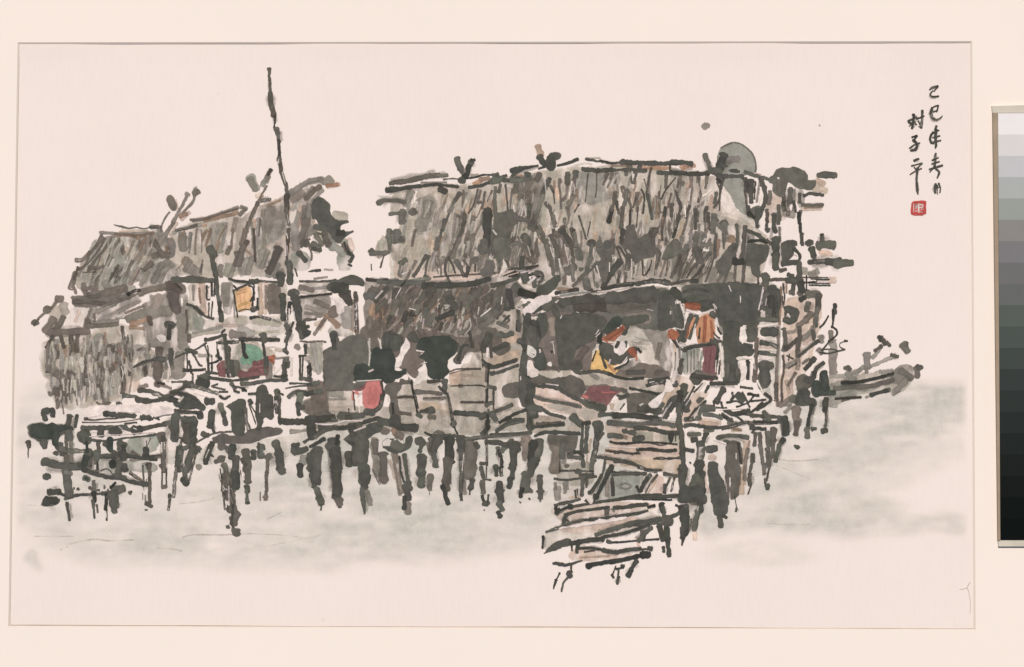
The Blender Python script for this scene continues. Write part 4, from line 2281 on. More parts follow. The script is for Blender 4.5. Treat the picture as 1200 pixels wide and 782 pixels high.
K 30 30,490 60,465 180,465 300,480 330,495 240,550 60,570 30,540
x 100 70,518 180,515
x 60 180,500 260,490 330,490,10
x 50 210,540 210,600
k 50 130,590 135,620
d 34 20,590 25,620
d 16 22,620 18,700,4
k 40 310,410 300,470
k 24 360,405 350,480
k 36 400,490 560,490 700,485
k 50 640,500 660,520
k 60 530,500 530,530
k 60 620,510 640,520
k 30 700,490 760,510
k 14 700,460 780,450
w 10 660,480 700,520
w 8 580,515 575,530
w 16 460,520 500,520
w 10 450,550 900,520
k 30 780,505 1000,455 1050,440
k 60 770,500 800,500
w 8 760,490 780,500
K 12 370,520 440,505 460,560 440,600 380,580
k 60 400,540 430,580
k 14 430,570,20 560,580 700,560 850,545 910,535,24
x 40 590,570 595,640
k 30 560,600 600,650
x 24 430,590 435,660
k 60 240,620 260,660
k 40 250,640 330,650 430,650
k 20 430,655 520,665
k 34 210,660 220,670
k 50 670,590 690,610
k 40 665,600 665,680
k 34 690,620 700,700
k 30 520,690 640,690 700,690
k 20 720,690 800,700 920,715
d 26 740,710 920,690 980,680
n 20 750,660 800,690
k 50 850,640 845,670
d 6 850,580 850,640
d 6 880,560 850,630
d 60 960,540 965,580
E 20 720,570 920,540 920,640 740,690
E 20 480,720 720,720 900,740 900,790 480,790
k 50 130,730 180,740 240,755 320,760
k 50 330,760 440,750
k 70 440,680 430,770
x 50 430,700 420,740
d 30 510,590 515,660
k 12 500,660 510,780
x 50 610,740 615,745
k 40 650,730 650,760
k 30 640,740 710,780
d 24 850,750 870,755
@stilt+
d 30 290,480 285,760
d 26 320,490 320,760
k 60 300,500 300,560
@stilt+
d 34 965,560 970,790
w 8 958,590 958,660
w 6 975,590 975,640
@stilt+
k 60 1060,400 1050,560
k 26 1020,480 1060,580
k 20 1090,560 1090,640
k 60 1090,640 1090,700
k 30 1080,680 1080,790
w 14 1085,570 1080,600
@stilt+
d 100 1150,460 1150,560
k 50 1110,430 1180,430
k 50 1180,470 1170,560
w 10 1090,500 1100,540
k 24 1110,630 1180,600
k 34 1190,620 1140,790
w 10 1120,660 1110,740
T 20 530
@deck
k 46 200,65,60 290,90 360,105 440,100
k 60 500,0 490,80
k 30 440,90 520,140 620,170 720,180 820,210 910,225
d 10 590,130 640,120 690,180
d 10 790,150 850,190 900,210
n 14 800,140 880,200
k 46 715,70 715,170
k 40 760,95 755,120
x 44 670,75 675,95
k 30 690,160 760,180
k 50 205,165 210,180
k 40 480,180 500,190
x 30 490,185 492,188
k 44 230,280 290,280
k 60 210,345 270,340
K 8 170,370 190,330 240,305 300,330 290,360 220,380
k 24 300,290 350,310
k 20 360,320 430,300 540,295 620,285
k 50 690,270 740,255
k 26 600,290 700,270
k 16 660,250 690,215
n 24 510,250 530,260
# d 6 14 14 60 60 550,230 660,230 660,280 550,280
# d 6 10 14 60 60 760,270 820,260 840,310 770,300
# d 6 8 14 60 60 400,240 450,240 450,280 400,280
k 30 580,25 700,20
k 40 680,10 770,20
k 34 680,0 680,40
k 50 740,10 750,40
k 22 780,20 880,40 980,45
k 12 900,30 1010,20
@stilt+
k 60 345,140 350,200
k 56 350,200 365,290
k 30 345,140 380,150
k 16 345,310 340,330
k 24 350,360 360,420 370,475
d 40 345,20 345,90
@stilt+
d 26 540,205 545,270
k 40 540,290 545,340
k 24 535,340 545,460,16
k 14 560,370 568,420
@stilt+
k 24 630,300 625,400
k 70 675,320 685,370
k 50 680,360 685,410
d 8 632,400 632,480
k 14 630,465 630,475
@stilt+
k 40 560,0 560,40
d 34 555,60 560,140
w 8 550,90 550,120
@stilt+
d 36 925,90 925,110
d 26 930,100 935,370
d 34 915,360 945,380
d 14 905,405 915,405
# m 4 16 60 90 2 880,100 940,100 940,380 870,380
d 14 885,95 890,200
@stilt+
d 36 1030,0 1035,130
d 12 1050,120 1050,230
d 12 1020,140 1020,240
d 26 1025,245 1050,240
n 20 1010,90 1010,100
@stilt+
k 40 1140,0 1130,80
d 30 1130,80 1110,200 1100,310
k 24 1075,300 1068,400
@stilt+
k 34 1200,60 1190,130
k 40 1170,190 1190,220
k 20 1160,100 1180,180
T 200 410
@veranda
k 30 400,-20 410,150
k 16 260,60 270,170
k 12 290,90 290,160
k 12 330,0 340,70 290,95
k 20 110,0 150,10
d 12 160,20 200,110
k 10 115,30 118,130
k 12 20,60 110,20
k 14 90,150 230,140
d 12 155,170 155,240
k 16 250,155 330,165
V 16 330,120 370,90 390,190 340,170
V 16 560,130 670,80 680,170 580,190 540,190
v 34 600,120 650,110
v 50 500,170 600,170
k 30 680,60 670,120
h 46 690,100 690,190
m 24 700,80 720,100
c 24 700,55 725,60
h 14 740,60 830,55
k 36 815,95 815,110
k 34 800,110 800,210
k 16 730,185 790,190
k 40 800,190 805,210
d 16 800,0 820,30
k 16 905,45 950,40
k 12 910,50 915,200
k 10 930,50 925,190
k 30 975,120 975,210
k 30 915,200 985,210
w 10 945,110 945,180
k 14 840,235 1040,240
k 30 1010,240 1040,225
k 10 810,270 900,255 1000,250
l 80 1010,0 1020,130
l 40 960,60 1010,100
f 20 780,120 700,200
f 20 850,60 850,180
@deck
F 20 0,480 60,600 120,700 600,640 1100,560 1200,560 1200,700 0,800
k 60 210,210 240,200
k 60 200,230 250,235
k 22 270,195 340,205 420,215 540,205
k 14 520,205 620,190
k 26 500,240 580,235 680,215 780,215
k 30 500,235 560,240
k 44 110,240 150,245
k 26 150,250 250,280 330,305
k 20 0,300 60,280 110,250
k 12 290,255 330,240
k 16 300,260 380,280
k 14 345,295 400,295
k 34 430,240 450,265
k 16 440,255 520,270
k 18 450,290 480,298
k 22 510,280 530,285
k 16 345,325 380,345 415,325
k 50 260,360 290,360
K 8 20,310 120,300 200,350 245,400 230,425 160,410 70,420 50,390 110,350 60,320
w 20 60,360 90,330
k 14 0,330 60,350
w 20 160,300 270,330
k 30 0,350 40,360
k 30 830,330 870,300 940,300
k 40 900,300 950,305
k 34 960,310 1000,300
k 36 1020,295 1060,290
k 50 910,320 900,400
k 36 895,380 900,450
k 30 925,400 930,410
k 44 770,500 900,505 1040,490 1140,475
k 30 1140,490 1160,500
k 30 1180,470 1200,460
k 20 760,480 770,520
m 24 850,575,30 920,570 1030,545
k 30 1050,545 1120,545
k 14 1120,545 1200,540
D 10 295,620 360,590 440,610 520,600 560,560 660,545 740,550 785,570 770,595 700,610 620,640 520,655 380,655 320,650
d 60 350,620 360,680
d 14 150,670 300,590 440,575
k 30 150,670 100,690
d 40 230,590 260,600
k 30 940,650,24 1020,600 1130,550
k 24 985,680 1075,625
@post+
K 6 600,290 640,245 670,250 690,310 720,330 725,480 700,490 670,470 640,490 640,560 605,555
w 6 627,380 627,440
k 16 550,310 600,305
@post+
K 6 390,400 440,370 490,340 525,350 515,500 520,600 460,600 430,560 425,430
k 30 520,420 530,500 550,560
@post+
k 40 350,390 370,450
k 36 370,450 385,520
@post+
k 50 285,445 280,530
k 26 285,530 305,575
@post+
k 40 750,290 750,340
k 30 740,340 745,440
d 24 765,350 765,470
d 6 730,380 720,440
k 12 760,300 790,315
@post+
k 30 555,360 570,370
k 10 560,380 600,450
k 8 550,380 600,520
@hutM/wall
E 8 920,380 950,350 1080,330 1110,440 1050,465 990,460 930,430
N 8 920,400 960,350 1090,330 1100,460 980,460
t 10 920,370 970,345 1080,325
K 14 1085,0 1200,0 1200,270 1090,265 1075,130
l 60 1130,300 1190,310
l 40 1140,420 1190,420
d 60 1130,20 1150,240
@stilt+
k 34 200,690 195,700
k 40 170,560 150,680
k 34 150,690 110,790
k 40 200,450 205,470
@stilt+
k 36 285,670 250,780
w 6 270,700 245,760
k 12 280,730 300,750
T 210 520
@stilt+
k 36 90,40 50,180 40,270
k 14 120,60 90,180 65,280
k 34 125,55 130,55
k 30 10,60 15,180
k 30 30,250 45,280
@stilt+
m 40 140,167 142,168
@stilt+
k 34 230,0 200,70 190,130
k 14 220,80 240,90
@stilt+
d 50 290,100 300,110
d 30 260,125 310,110
d 40 320,150 330,220
# d 5 16 90 80 8 260,140 380,140 400,440 310,460
d 60 330,230 350,290
d 50 340,350 345,380
d 14 300,230 300,330
d 14 310,340 320,460
d 50 370,340 375,440
d 60 370,450 375,470
d 56 380,520 385,540
d 60 395,500 390,550
k 26 340,585 350,590
d 20 370,560 380,590
d 66 398,618 400,622
w 10 350,300 350,420
# d 5 10 60 90 8 310,300 390,300 390,560 330,560
@stilt+
k 60 375,30 370,90
k 60 395,110 395,200
k 60 395,220 395,300
k 30 340,30 370,90
@stilt+
d 60 470,60 475,100
d 54 480,100 480,260
k 40 520,60 520,100
d 24 440,110 470,150
k 44 480,305 480,330
k 26 475,330 480,415
k 14 470,415 495,415
w 20 440,150 445,240
# n 5 10 40 90 8 430,140 460,140 460,260 430,260
@stilt+
k 56 575,30 575,80
k 20 560,0 560,60
d 50 625,85 630,95
n 26 622,120 620,200
n 22 615,200 612,360
n 34 600,380 610,385
n 6 570,340 570,400
w 20 600,50 600,60
@stilt+
k 56 680,0 700,60
k 66 700,60 715,170
k 50 720,180 725,200
@stilt+
k 60 810,50 840,50
k 50 850,50 890,40
k 30 800,10 840,5
h 50 875,100 870,130
k 56 848,160 850,220
@stilt+
k 70 930,90 930,170
k 90 940,120 950,220
k 40 930,220 950,300
k 30 960,260 985,280
k 44 980,360 1000,400
k 40 970,340 980,370
k 10 1000,430 998,465
k 20 960,45 985,60
@stilt+
k 80 1080,0 1095,120
k 70 1100,120 1105,350
m 20 1060,60 1075,180
d 50 1100,370 1115,390
d 36 1125,400 1130,440
@water
f 3 20,660 100,640 300,640 500,630
f 3 480,630 700,640 900,660,8 1000,640
f 3 600,720 760,690 900,660
f 3 0,420 120,410 250,380
f 3 620,530 720,480
f 3 1000,200 1100,180 1200,170
f 3 -760,-60 -740,-40
T 20 530
@water
f 3 370,645 480,620 560,612 650,622 820,615
f 3 300,690 360,660
f 3 980,670 1100,680 1160,695
f 3 120,590 400,590
f 3 80,370 200,375
T 370 380
@hutM/wall
J 14 60,180 110,170 120,60 150,60 160,130 220,90 330,80 380,180 380,300 360,400 250,470 160,460 80,450 60,340
d 50 250,200 260,360
m 14 370,100 375,290
N 14 380,60 560,40 640,60 620,120 560,230 400,200
k 50 500,80 500,160
X 8 390,190 430,165 480,180 530,180 560,230 560,320 630,320 640,350 600,370 560,380 540,400 490,415 470,390 330,395 270,390 280,290 330,270 380,310
w 10 370,335 405,320
X 8 740,100 800,85 870,85 930,85 980,120 1000,160 980,200 930,240 920,300 930,340 900,380 830,390 790,370 780,310 760,250 720,230 770,190 720,160
w 10 370,120 380,200 375,290
b 14 385,60 385,160
w 12 450,110 460,170
s 10 440,120 450,150
W 8 630,95 660,140 640,200 580,310 550,310 580,240 610,150
N 10 600,240 640,180 700,180 760,230 750,290 720,320 740,370 690,375 640,330 590,310
k 60 680,80 690,100
w 16 710,185 760,195
w 14 740,280 780,270
W 6 730,350 780,310 780,390 760,400 690,430
L 14 80,460 250,470 260,560 300,640 160,660 100,640 80,560
h 10 90,530 210,525
N 12 -60,420 60,400 75,500 80,640 0,640 -40,500
m 20 80,460 75,640
L 14 580,420 860,400 940,420 1180,220 1180,700 620,690 590,560
T 12 950,330 1180,320 1180,410 960,430
T 12 720,560 920,560 940,640 720,620
s 24 960,350 1150,370
F 10 620,530 700,540 690,600 600,600
F 12 960,560 1180,460 1180,530
F 16 600,650 930,680 930,750 780,740
k 20 1000,250 1030,160 1070,150
d 50 1000,250 1040,180 1100,110
d 12 930,340 1000,315 1160,312
d 6 940,350 1050,320 1160,320
d 10 950,435 1150,430 1190,440
n 24 1010,435 1030,435
d 12 1030,548,18 1090,552 1180,545
k 40 980,625,34 1060,630 1140,632
k 50 1160,650 1190,640
d 40 600,410 670,405
d 24 790,405 870,400
d 34 700,475 800,480 880,490
d 20 580,515 640,510 690,515
d 18 760,523 860,520 910,518
k 44 910,400 905,470
k 20 870,440 920,490
k 20 925,490 950,600 965,680
k 36 965,695 970,710
k 12 970,710 1000,780
k 26 740,615 780,605
K 5 740,618 780,590 815,577 840,595 838,625 800,635 760,625
d 30 795,650 835,657
n 26 590,625 665,632
k 34 720,635 740,650
k 12 655,380 700,500 720,590
k 12 675,400 685,480 715,620
w 7 640,335 665,400
m 4 640,200 640,330
h 6 670,430 690,520 715,590
D 10 500,410 590,410 600,440 570,500 570,560 600,700 540,700 520,600 525,500 480,480
k 20 540,560 550,680
f 12 510,500 510,540
m 30 450,560 480,480
@hutM/deck
L 14 0,680 200,660 400,650 560,690 720,700 1000,760 1200,700 1200,740 760,780 300,720 0,760
D 10 0,630 90,620 110,640 140,680 100,690 0,685
k 50 180,645 330,640
k 10 232,595 234,640
k 34 220,655 240,655
k 26 0,770 60,735 130,720
k 30 30,720 180,725 300,700 440,660
w 12 200,680 330,680
k 60 460,680 560,700
k 50 590,720 700,730
k 40 540,690 570,700
@barrel
R 6 336,402 400,394 462,398 472,450 468,510 448,566 402,612 356,594 328,556 326,480
s 14 350,440 345,520
r 60 400,460 400,540
V 6 280,400 350,410 340,450 300,470 265,460
r 24 285,480 300,490
r 12 260,470 260,530
k 30 470,500 450,580 400,615
k 40 360,610 400,625
d 20 460,400 480,500
w 14 300,520 310,620
w 12 320,480 295,510
w 10 290,400 460,392
c 8 360,400 460,395
d 12 265,480 275,600
w 18 265,408 275,410
T 540 380
@hutR/frontwall
L 14 80,0 440,0 420,300 400,560 460,620 440,740 0,760 0,700 0,300 80,260
F 10 310,310 410,320 410,400 300,410
T 12 200,240 400,180 400,250 230,300
T 10 280,80 400,60 400,120 300,140
F 12 0,430 170,440 180,530 0,540
F 10 260,600 400,590 440,640 300,680
s 40 120,60 110,200
w 26 190,170 185,230
d 30 0,60 60,40
d 50 70,120 0,220
d 24 60,60 80,160
D 8 150,40 250,30 220,120 190,180 160,190 135,150
k 26 260,-10 330,20
k 34 270,75 310,80 360,65
k 30 400,0 410,40
D 8 210,170 250,160 310,120 345,130 340,180 300,210 260,210 220,190
d 20 205,100 215,230
m 14 120,220 130,240
d 12 150,180 155,300
k 34 160,280 230,300 340,270 390,250
k 16 150,250 200,300
k 24 220,345,34 300,325 400,290
w 8 240,330 320,300
K 8 440,0 480,0 480,120 470,250 485,350 500,500 490,560 460,580 430,570 410,500 410,320 430,200
k 40 410,120 440,130
w 16 420,370 422,390
D 10 300,430 340,420 420,410 430,500 420,515 310,515 290,480
n 30 330,500 400,500
k 14 200,290 190,400 185,540
n 20 180,300 180,400
k 30 190,440 240,450
d 12 230,460 230,600
k 12 180,460 180,560
d 12 0,550 60,548 140,552 220,545
k 30 180,570 220,550
k 34 0,625,24 60,632 120,635
k 44 150,650 180,640
k 30 210,630 290,595 355,570
k 50 225,640 240,670
k 24 275,690 360,640 460,600
k 26 250,755 330,705 440,680
k 34 340,690 430,680
k 30 190,680 175,780
k 30 150,770 190,730
k 14 195,600 190,700
k 20 210,775 330,770 490,760
t 10 0,360 140,370
d 5 0,325 140,315
k 40 480,590 560,600
w 30 500,180 520,220 490,210
w 20 555,180 560,195
W 6 490,260 510,300 545,330 540,360 490,370
k 14 640,190 640,200
T 370 490
@stilt+
k 80 -30,20 -20,120
k 70 10,230 10,430
k 40 10,500 40,590
k 50 25,560 40,590
k 10 38,610 36,645
@stilt+
k 80 110,190 120,200
k 80 140,240 150,360
k 70 145,380 150,520
k 34 155,130 150,180
m 16 85,200 110,400 130,540
h 36 140,560 160,600
d 44 165,570 168,600
@stilt+
K 10 205,150 240,110 230,80 350,90 370,190 360,300 340,340 300,340 250,330 260,200
k 100 310,120 310,280
k 60 230,260 240,320
k 80 340,360 340,440
k 60 350,400 345,480
k 34 325,500 335,590 345,670,10
m 40 360,520 385,600
k 60 260,60 260,110
k 14 220,160 270,180
@hutM/deck
L 16 0,-60 400,-80 1180,-20 1190,120 800,90 740,60 0,60
k 34 30,70 200,70 300,50
k 30 0,130 60,90 130,65
k 26 0,180 60,150
K 10 340,60 420,30 470,50 460,90 420,110 360,150 300,160 280,120
k 50 300,60 330,140
k 50 540,20 620,60 700,68
k 60 560,0 580,40
n 60 490,80 490,100
b 40 545,90 550,110
n 50 580,110 600,130
k 24 770,100,14 830,130 900,125
k 30 830,125 960,125 1080,145 1180,135
D 8 820,110 860,85 910,105
k 18 960,10 965,60
k 34 965,30 968,50
k 10 970,60 995,110
b 24 800,0 840,-10
w 14 0,40 100,45 200,20
w 12 270,90 350,60
@stilt+
m 50 410,160 430,400
n 50 415,170 420,240
n 12 400,360 440,450
@stilt+
d 60 480,260 475,420
d 56 475,420 475,445
m 20 440,300 450,460
@stilt+
n 40 560,260 600,520
K 8 465,170 500,150 540,150 570,135 610,160 620,210 640,140 670,125 680,150 660,210 620,240 570,255 510,230 475,210
k 70 560,190 600,200
m 20 540,250 590,540
s 26 520,300 560,420
k 14 590,270 600,380 620,450
w 7 600,270 620,380 632,440
k 34 625,260 640,370 655,470
k 60 640,480 645,490
k 50 640,520 650,560
k 34 625,560 625,630
n 50 650,610 650,660
@stilt+
k 70 735,165 740,170
k 30 740,200 735,230
k 66 745,280 740,380
k 64 740,390 738,470
@stilt+
d 60 820,160 820,240
k 60 860,150 830,220
k 36 830,240 840,330
m 30 790,180 800,240
k 30 845,300 850,340
@stilt+
d 40 805,410 800,500
m 5 800,510 800,540
@stilt+
d 80 940,160 940,300
d 76 940,300 920,440
k 60 950,150 940,200
d 40 920,460 930,500
k 34 890,480 930,600
@stilt+
k 60 1020,150 1020,220
k 34 1020,230 1025,380 1020,520
k 26 1020,540 1025,570
w 6 1040,260 1030,370
@stilt+
d 100 1090,200 1090,330
d 90 1090,340 1080,400
d 40 1100,440 1090,490
k 34 1130,180 1140,200
m 26 1040,440 1050,530
d 14 1085,500 1082,535
@stilt+
d 24 1160,320 1190,320
k 26 1165,350 1180,420
T 550 490
@stilt+
k 26 80,350 100,400
d 40 95,450 100,520
k 24 90,550 110,600
k 44 115,595 120,605
d 20 90,320 100,320
d 20 120,150 125,330
d 8 120,330 120,420
d 14 110,430 150,435
k 14 135,540 130,590
d 8 103,645 106,650
@stilt+
k 34 200,215 200,250
k 36 185,340 190,400
k 24 210,230 230,340
k 26 220,340 225,400
k 40 250,200 230,230
k 50 215,460 205,520
k 60 210,520 220,580
k 40 210,600 230,640
k 36 205,665 215,690
w 8 210,280 210,340
@stilt+
k 60 300,170 340,220
k 60 320,190 310,340
k 50 310,330 300,420
k 46 290,430 280,480
@hutR/underbeam
k 34 120,165 230,180 300,200
k 26 -20,145 60,135 130,130
k 24 100,130 260,120 430,102
k 20 100,100 140,60
k 20 130,-20 130,80
k 24 460,125,16 540,100 700,105 770,108
m 80 590,150 720,200
D 14 560,130 680,120 760,130 740,220 690,250 640,200 570,180
k 24 430,0 435,60
k 30 435,60 440,70
k 20 440,66 560,52 660,40
k 20 210,30 290,0
k 24 190,90 290,20 380,10
L 12 440,0 740,0 770,90 440,100
s 14 480,20 640,20
h 30 130,20 190,20
@stilt+
n 80 400,160 405,260
m 30 385,240 390,290
@stilt+
k 60 490,170 470,300
k 60 450,180 430,330
k 60 460,300 420,400
k 70 400,400 390,500
k 30 370,500 360,550
d 36 430,510 432,515
d 12 355,590 360,595
d 14 420,565 424,570
@stilt+
d 44 490,420 500,520
d 44 500,520 498,560
d 16 495,560 498,585
@stilt+
n 80 605,200 600,360
d 10 640,200 635,380
k 50 655,180 650,270
m 40 680,240 660,310
@stilt+
m 56 618,500 620,560
m 20 605,460 605,500
m 30 670,460 675,520
m 14 690,450 695,500
@post+
k 30 800,60 790,200 800,340
w 6 810,50 805,150
k 30 830,60 820,180 815,240
k 30 840,30 800,40
@post+
k 80 905,55 905,60
k 44 900,80 890,180 870,290
k 34 930,110 900,150
k 40 870,290 860,360
t 14 855,150 840,240
t 12 830,260 825,310
@jetty
L 12 640,320 860,320 860,460 640,460
F 10 600,440 780,430 780,560 620,580
k 24 700,260 760,240 800,270
k 30 700,270 780,280
k 20 740,235 780,240
d 26 680,340 690,335
k 14 640,370 740,370 870,375
k 40 760,370 770,380
k 18 600,425 680,435 760,425 890,410
d 20 780,400 870,395
k 26 800,430 790,540
k 20 825,400 825,480
k 14 745,510 750,560
d 10 760,500 760,540
k 16 600,610 680,590 780,570
t 12 700,560 790,550
k 12 600,640 620,670
k 18 610,620 612,660
k 26 620,670 680,630 720,620
k 40 700,620 715,625
w 12 640,630 690,610
k 14 740,620 860,600 1000,580 1190,550
n 16 770,615 900,590 970,580
k 18 670,680 770,650 870,640 980,625
k 30 680,680 665,740
k 14 690,720 700,740
k 16 660,750 760,730 800,715
k 14 600,775 680,750
k 24 850,710 870,720
k 16 790,715 860,715 960,700 1100,680 1190,665
k 24 1020,625 1090,625 1180,610
d 30 965,640 970,670
m 14 1000,640 1020,650
k 20 960,270 930,400 840,530
k 34 1000,340 960,420 890,560
k 22 930,400 860,520 840,520
h 14 960,360 900,470
k 20 880,540 880,580
w 20 830,560 850,600 860,590
d 20 820,580 835,595
t 14 940,440 910,520
@jetty
S 14 960,40 1200,50 1200,340 980,320 960,240 1000,160
S 12 960,60 1100,80 1100,120 980,120
E 14 960,400 1180,400 1190,530 900,580
k 34 980,32 1060,40 1190,60
k 36 1090,88 1095,90
k 40 1145,100 1148,104
k 36 985,120 1060,130
b 30 1060,130 1100,140
k 16 990,165 1050,180 1140,178
k 34 1160,150 1190,150
k 10 960,230 1000,235 1040,245 1090,240 1130,250 1190,240
k 8 990,240 1060,230 1110,240 1180,250
b 12 960,220 1010,230
w 10 960,200 1190,210
k 24 890,270 960,280 1060,300
k 22 1060,300 1130,310 1190,345
t 40 1080,310 1180,320
k 18 1000,375 1080,390 1190,385
d 24 1060,385 1190,392
m 5 1000,390 1180,400
m 30 970,430 970,540
d 24 1005,430 1010,540
d 14 1005,400 1010,440
m 5 1040,480 1100,460 1130,480 1090,500 1050,490
k 16 1000,580 1100,565 1190,550
k 20 1180,480 1190,510
@jetty
S 10 680,770 900,740 1180,690 1200,740 1000,780
W 8 600,780 900,720 1100,690 1100,710 860,750
k 30 1040,775 1120,745 1200,730
T 720 460
@deck
S 10 330,0 440,0 380,80 320,120 300,90
S 10 560,0 660,0 620,70 560,130 530,150 540,60
k 40 600,50 600,60
k 46 465,0 455,100
k 44 455,90 445,220
k 34 420,40 370,140
k 26 430,80 350,170
w 10 400,70 330,170
k 50 510,70 510,120
w 8 560,0 500,90
k 12 520,0 490,60
k 16 640,60 560,130 515,190
k 10 570,110 530,170
k 30 600,150 590,185
k 60 620,110 690,110
w 12 600,100 560,180
k 44 760,-20 720,60
k 34 0,165 160,160 300,180
k 40 180,110 320,130
S 10 500,140 560,180 530,210 480,200
s 30 600,190 740,210
t 30 600,215 720,225
k 26 500,232,30 560,228 660,245 800,245
k 26 760,250 830,235 900,215 940,208
w 10 740,120 920,110
k 14 720,105 780,110
k 14 750,70 760,110
k 14 790,70 860,60 900,80
k 16 820,50 850,20
k 14 860,100 940,70 980,20
k 14 900,0 930,60 950,100
k 20 940,10 1010,20
k 24 1060,10 1100,50 1050,90 1000,120
k 34 780,120 840,150 940,130
k 30 800,180 820,190
k 20 760,150 830,200
k 16 960,140 1040,70
k 16 850,160 900,200
k 20 740,160 790,180
k 26 630,150 700,160 750,180
k 14 900,150 1000,160 1060,160 1130,165
k 26 1060,150 1090,190
k 30 1050,185 1090,190
k 14 700,60 700,90
k 60 880,20 900,40
k 16 830,0 830,60
k 14 960,60 1060,50
d 30 950,215 1100,212 1150,208
t 24 830,265 880,262
b 20 840,255 890,265
d 24 800,215 860,215
k 28 520,292 600,292
k 40 550,335 570,330
k 14 660,290 620,320
d 30 640,270 690,265
k 32 728,318 800,302 880,305 930,315,40
k 30 780,345 800,345
k 26 960,245,36 1020,255 1060,255
k 50 1170,190 1200,180
k 40 1190,200 1195,290
w 20 700,330 780,360
@post+
k 40 460,240 475,330 475,430
k 30 480,430 485,520
k 56 480,530 480,700
k 10 430,300 430,340
@post+
k 34 640,300 620,360
k 60 610,360 590,500
k 60 600,500 580,640
k 60 570,600 560,700
k 40 620,560 625,700
k 100 580,640 580,740
k 80 480,740 620,745
@post+
K 8 660,530 690,485 725,500 730,560 770,640 790,700 800,790 690,790 670,640 650,580
k 20 670,400,50 690,395,50
k 44 660,400 710,390
s 50 690,450 690,470
s 20 630,520 640,640 660,700
@post+
D 10 790,350 880,350 900,480 890,500 860,500 885,540 885,620 850,720 820,750 825,620 790,640 780,480
n 16 785,580 790,700
w 12 855,430 856,470
d 20 870,360 890,500
w 8 812,600 812,660
@post+
n 24 940,400 920,500 915,610
t 30 920,350 910,640
b 10 950,340 930,440
@post+
d 34 970,440 970,480
d 20 970,480 945,600 950,650
d 10 965,640 940,715
@post+
d 30 990,290 985,370
d 20 970,280 985,260
d 30 1020,290 1030,400 1045,500
n 20 1045,500 1055,570
@post+
d 50 1080,290 1080,370
d 34 1075,400 1080,500
d 14 1095,500 1070,620
d 8 1060,600 1055,640 1075,650
k 24 1070,655 1075,670
@post+
d 44 1120,260 1115,330
d 34 1115,330 1110,450
d 20 1100,450 1090,500
@post+
k 40 1190,330 1160,370
k 30 1160,370 1130,480
@deck
k 30 500,395,24 550,410
k 16 530,492 535,496
@jetty
S 14 0,60 0,200 450,230 470,540 300,540 150,500 0,460
L 10 150,280 440,290 440,360 200,350
T 10 130,470 460,490 460,570 340,560 150,500
S 8 0,400 100,350 400,400 460,430 400,440 0,440
E 14 0,580 210,580 180,700 0,740
k 34 0,165 120,165 300,190
k 30 0,215 120,230 230,215 320,210 420,235
k 30 150,250 260,255 360,280 440,285
k 36 75,268 76,272
k 44 120,275 128,290
k 30 0,300 50,310
k 40 150,325 200,320
k 14 0,355 100,355 230,350 350,355 440,365
k 40 400,300 400,330
k 10 250,350 330,370 400,350
k 24 160,400 260,400 360,410 430,405
k 10 0,410 60,425 120,430 180,430
k 8 0,430 50,415 130,440
k 14 280,465 340,468 400,460 470,465
k 8 290,460 340,455 390,470 460,450
k 28 0,480 80,490 160,515 220,540
k 16 220,540 330,545
k 24 0,575 100,570 220,570
m 5 0,560 220,560
k 14 230,550 300,560
k 30 250,580 200,660 190,690
k 16 300,580 240,660 220,700
k 30 230,600 180,690
w 8 260,600 230,660
t 12 290,620 240,700
k 24 350,570 400,580 440,585
k 16 390,600 350,690
k 16 420,600 400,690
k 30 360,650 350,700
k 10 0,750 160,735 300,740 460,730
k 14 20,750 160,720 330,715
k 10 180,730 460,715
k 12 200,750 400,755
k 26 400,730 470,720
m 6 40,650 80,640 120,660 80,680 40,665
S 10 240,600 340,590 340,700 240,710
T 630 570
@jetty
F 20 60,320 170,280 400,240 780,180 860,240 600,320 450,330 240,380 60,440
S 14 170,300 640,230 640,250 400,320 200,330
S 12 100,150 500,110 780,120 820,150 500,200 200,260
S 12 240,450 460,440 660,480 500,510 250,520
s 20 700,360 710,420
k 18 130,130 230,110 290,90
k 20 125,150 140,180
k 30 130,185 180,150 240,140
k 18 250,140 400,115 560,90 740,75 1000,70
k 14 560,90 720,85 900,85
k 18 180,260 190,215 260,180 400,160 490,145
k 14 190,225 215,245
k 26 540,150 620,145 700,130 770,125
d 34 485,165 485,195
m 16 525,160 535,175
k 22 780,145 820,135
k 20 60,320,14 150,290 240,255 320,235
k 20 370,235 460,225 560,210 700,190 770,170
k 14 340,230 390,240
k 18 40,350 35,430
K 6 45,460 120,400 200,370 235,372 235,410 160,435 90,460 45,475
k 34 240,400 340,380 460,370
k 30 410,340 560,290 700,255 860,230
k 40 640,265 760,255 860,240
k 34 860,230 940,210 990,190
k 60 900,240 930,245
k 22 460,355 600,330 700,300 780,270
k 40 870,130 885,180
k 30 880,150 890,200
k 40 860,280 880,370
k 30 900,260 905,370
k 14 490,390 560,392 700,380 850,370
k 24 490,385 510,390
k 50 740,330 730,370
k 30 710,380 750,330 800,290
k 20 290,435 380,430 460,450
k 28 460,450 540,462 640,445 720,438
k 16 720,438 800,440
k 30 780,435 795,438
k 10 330,460 400,450
n 10 320,440 460,450
k 14 240,420 240,450
k 24 285,400 275,460
k 34 350,560 460,535 600,515 720,485
k 46 740,480 780,475
k 28 110,540,16 160,545 210,550 310,520,10
t 14 300,500 500,490
@jettypost+
k 40 905,300 910,380
k 34 915,370 925,480
k 26 885,430 885,455
@jettypost+
k 50 1010,150 1015,230
k 40 1045,140 1050,230
k 50 1035,200 1035,320
k 40 1020,300 1020,360
k 12 1020,360 1015,410
k 16 975,130 1000,150
@jettypost+
k 20 1150,60 1150,120
k 40 1120,180 1135,180
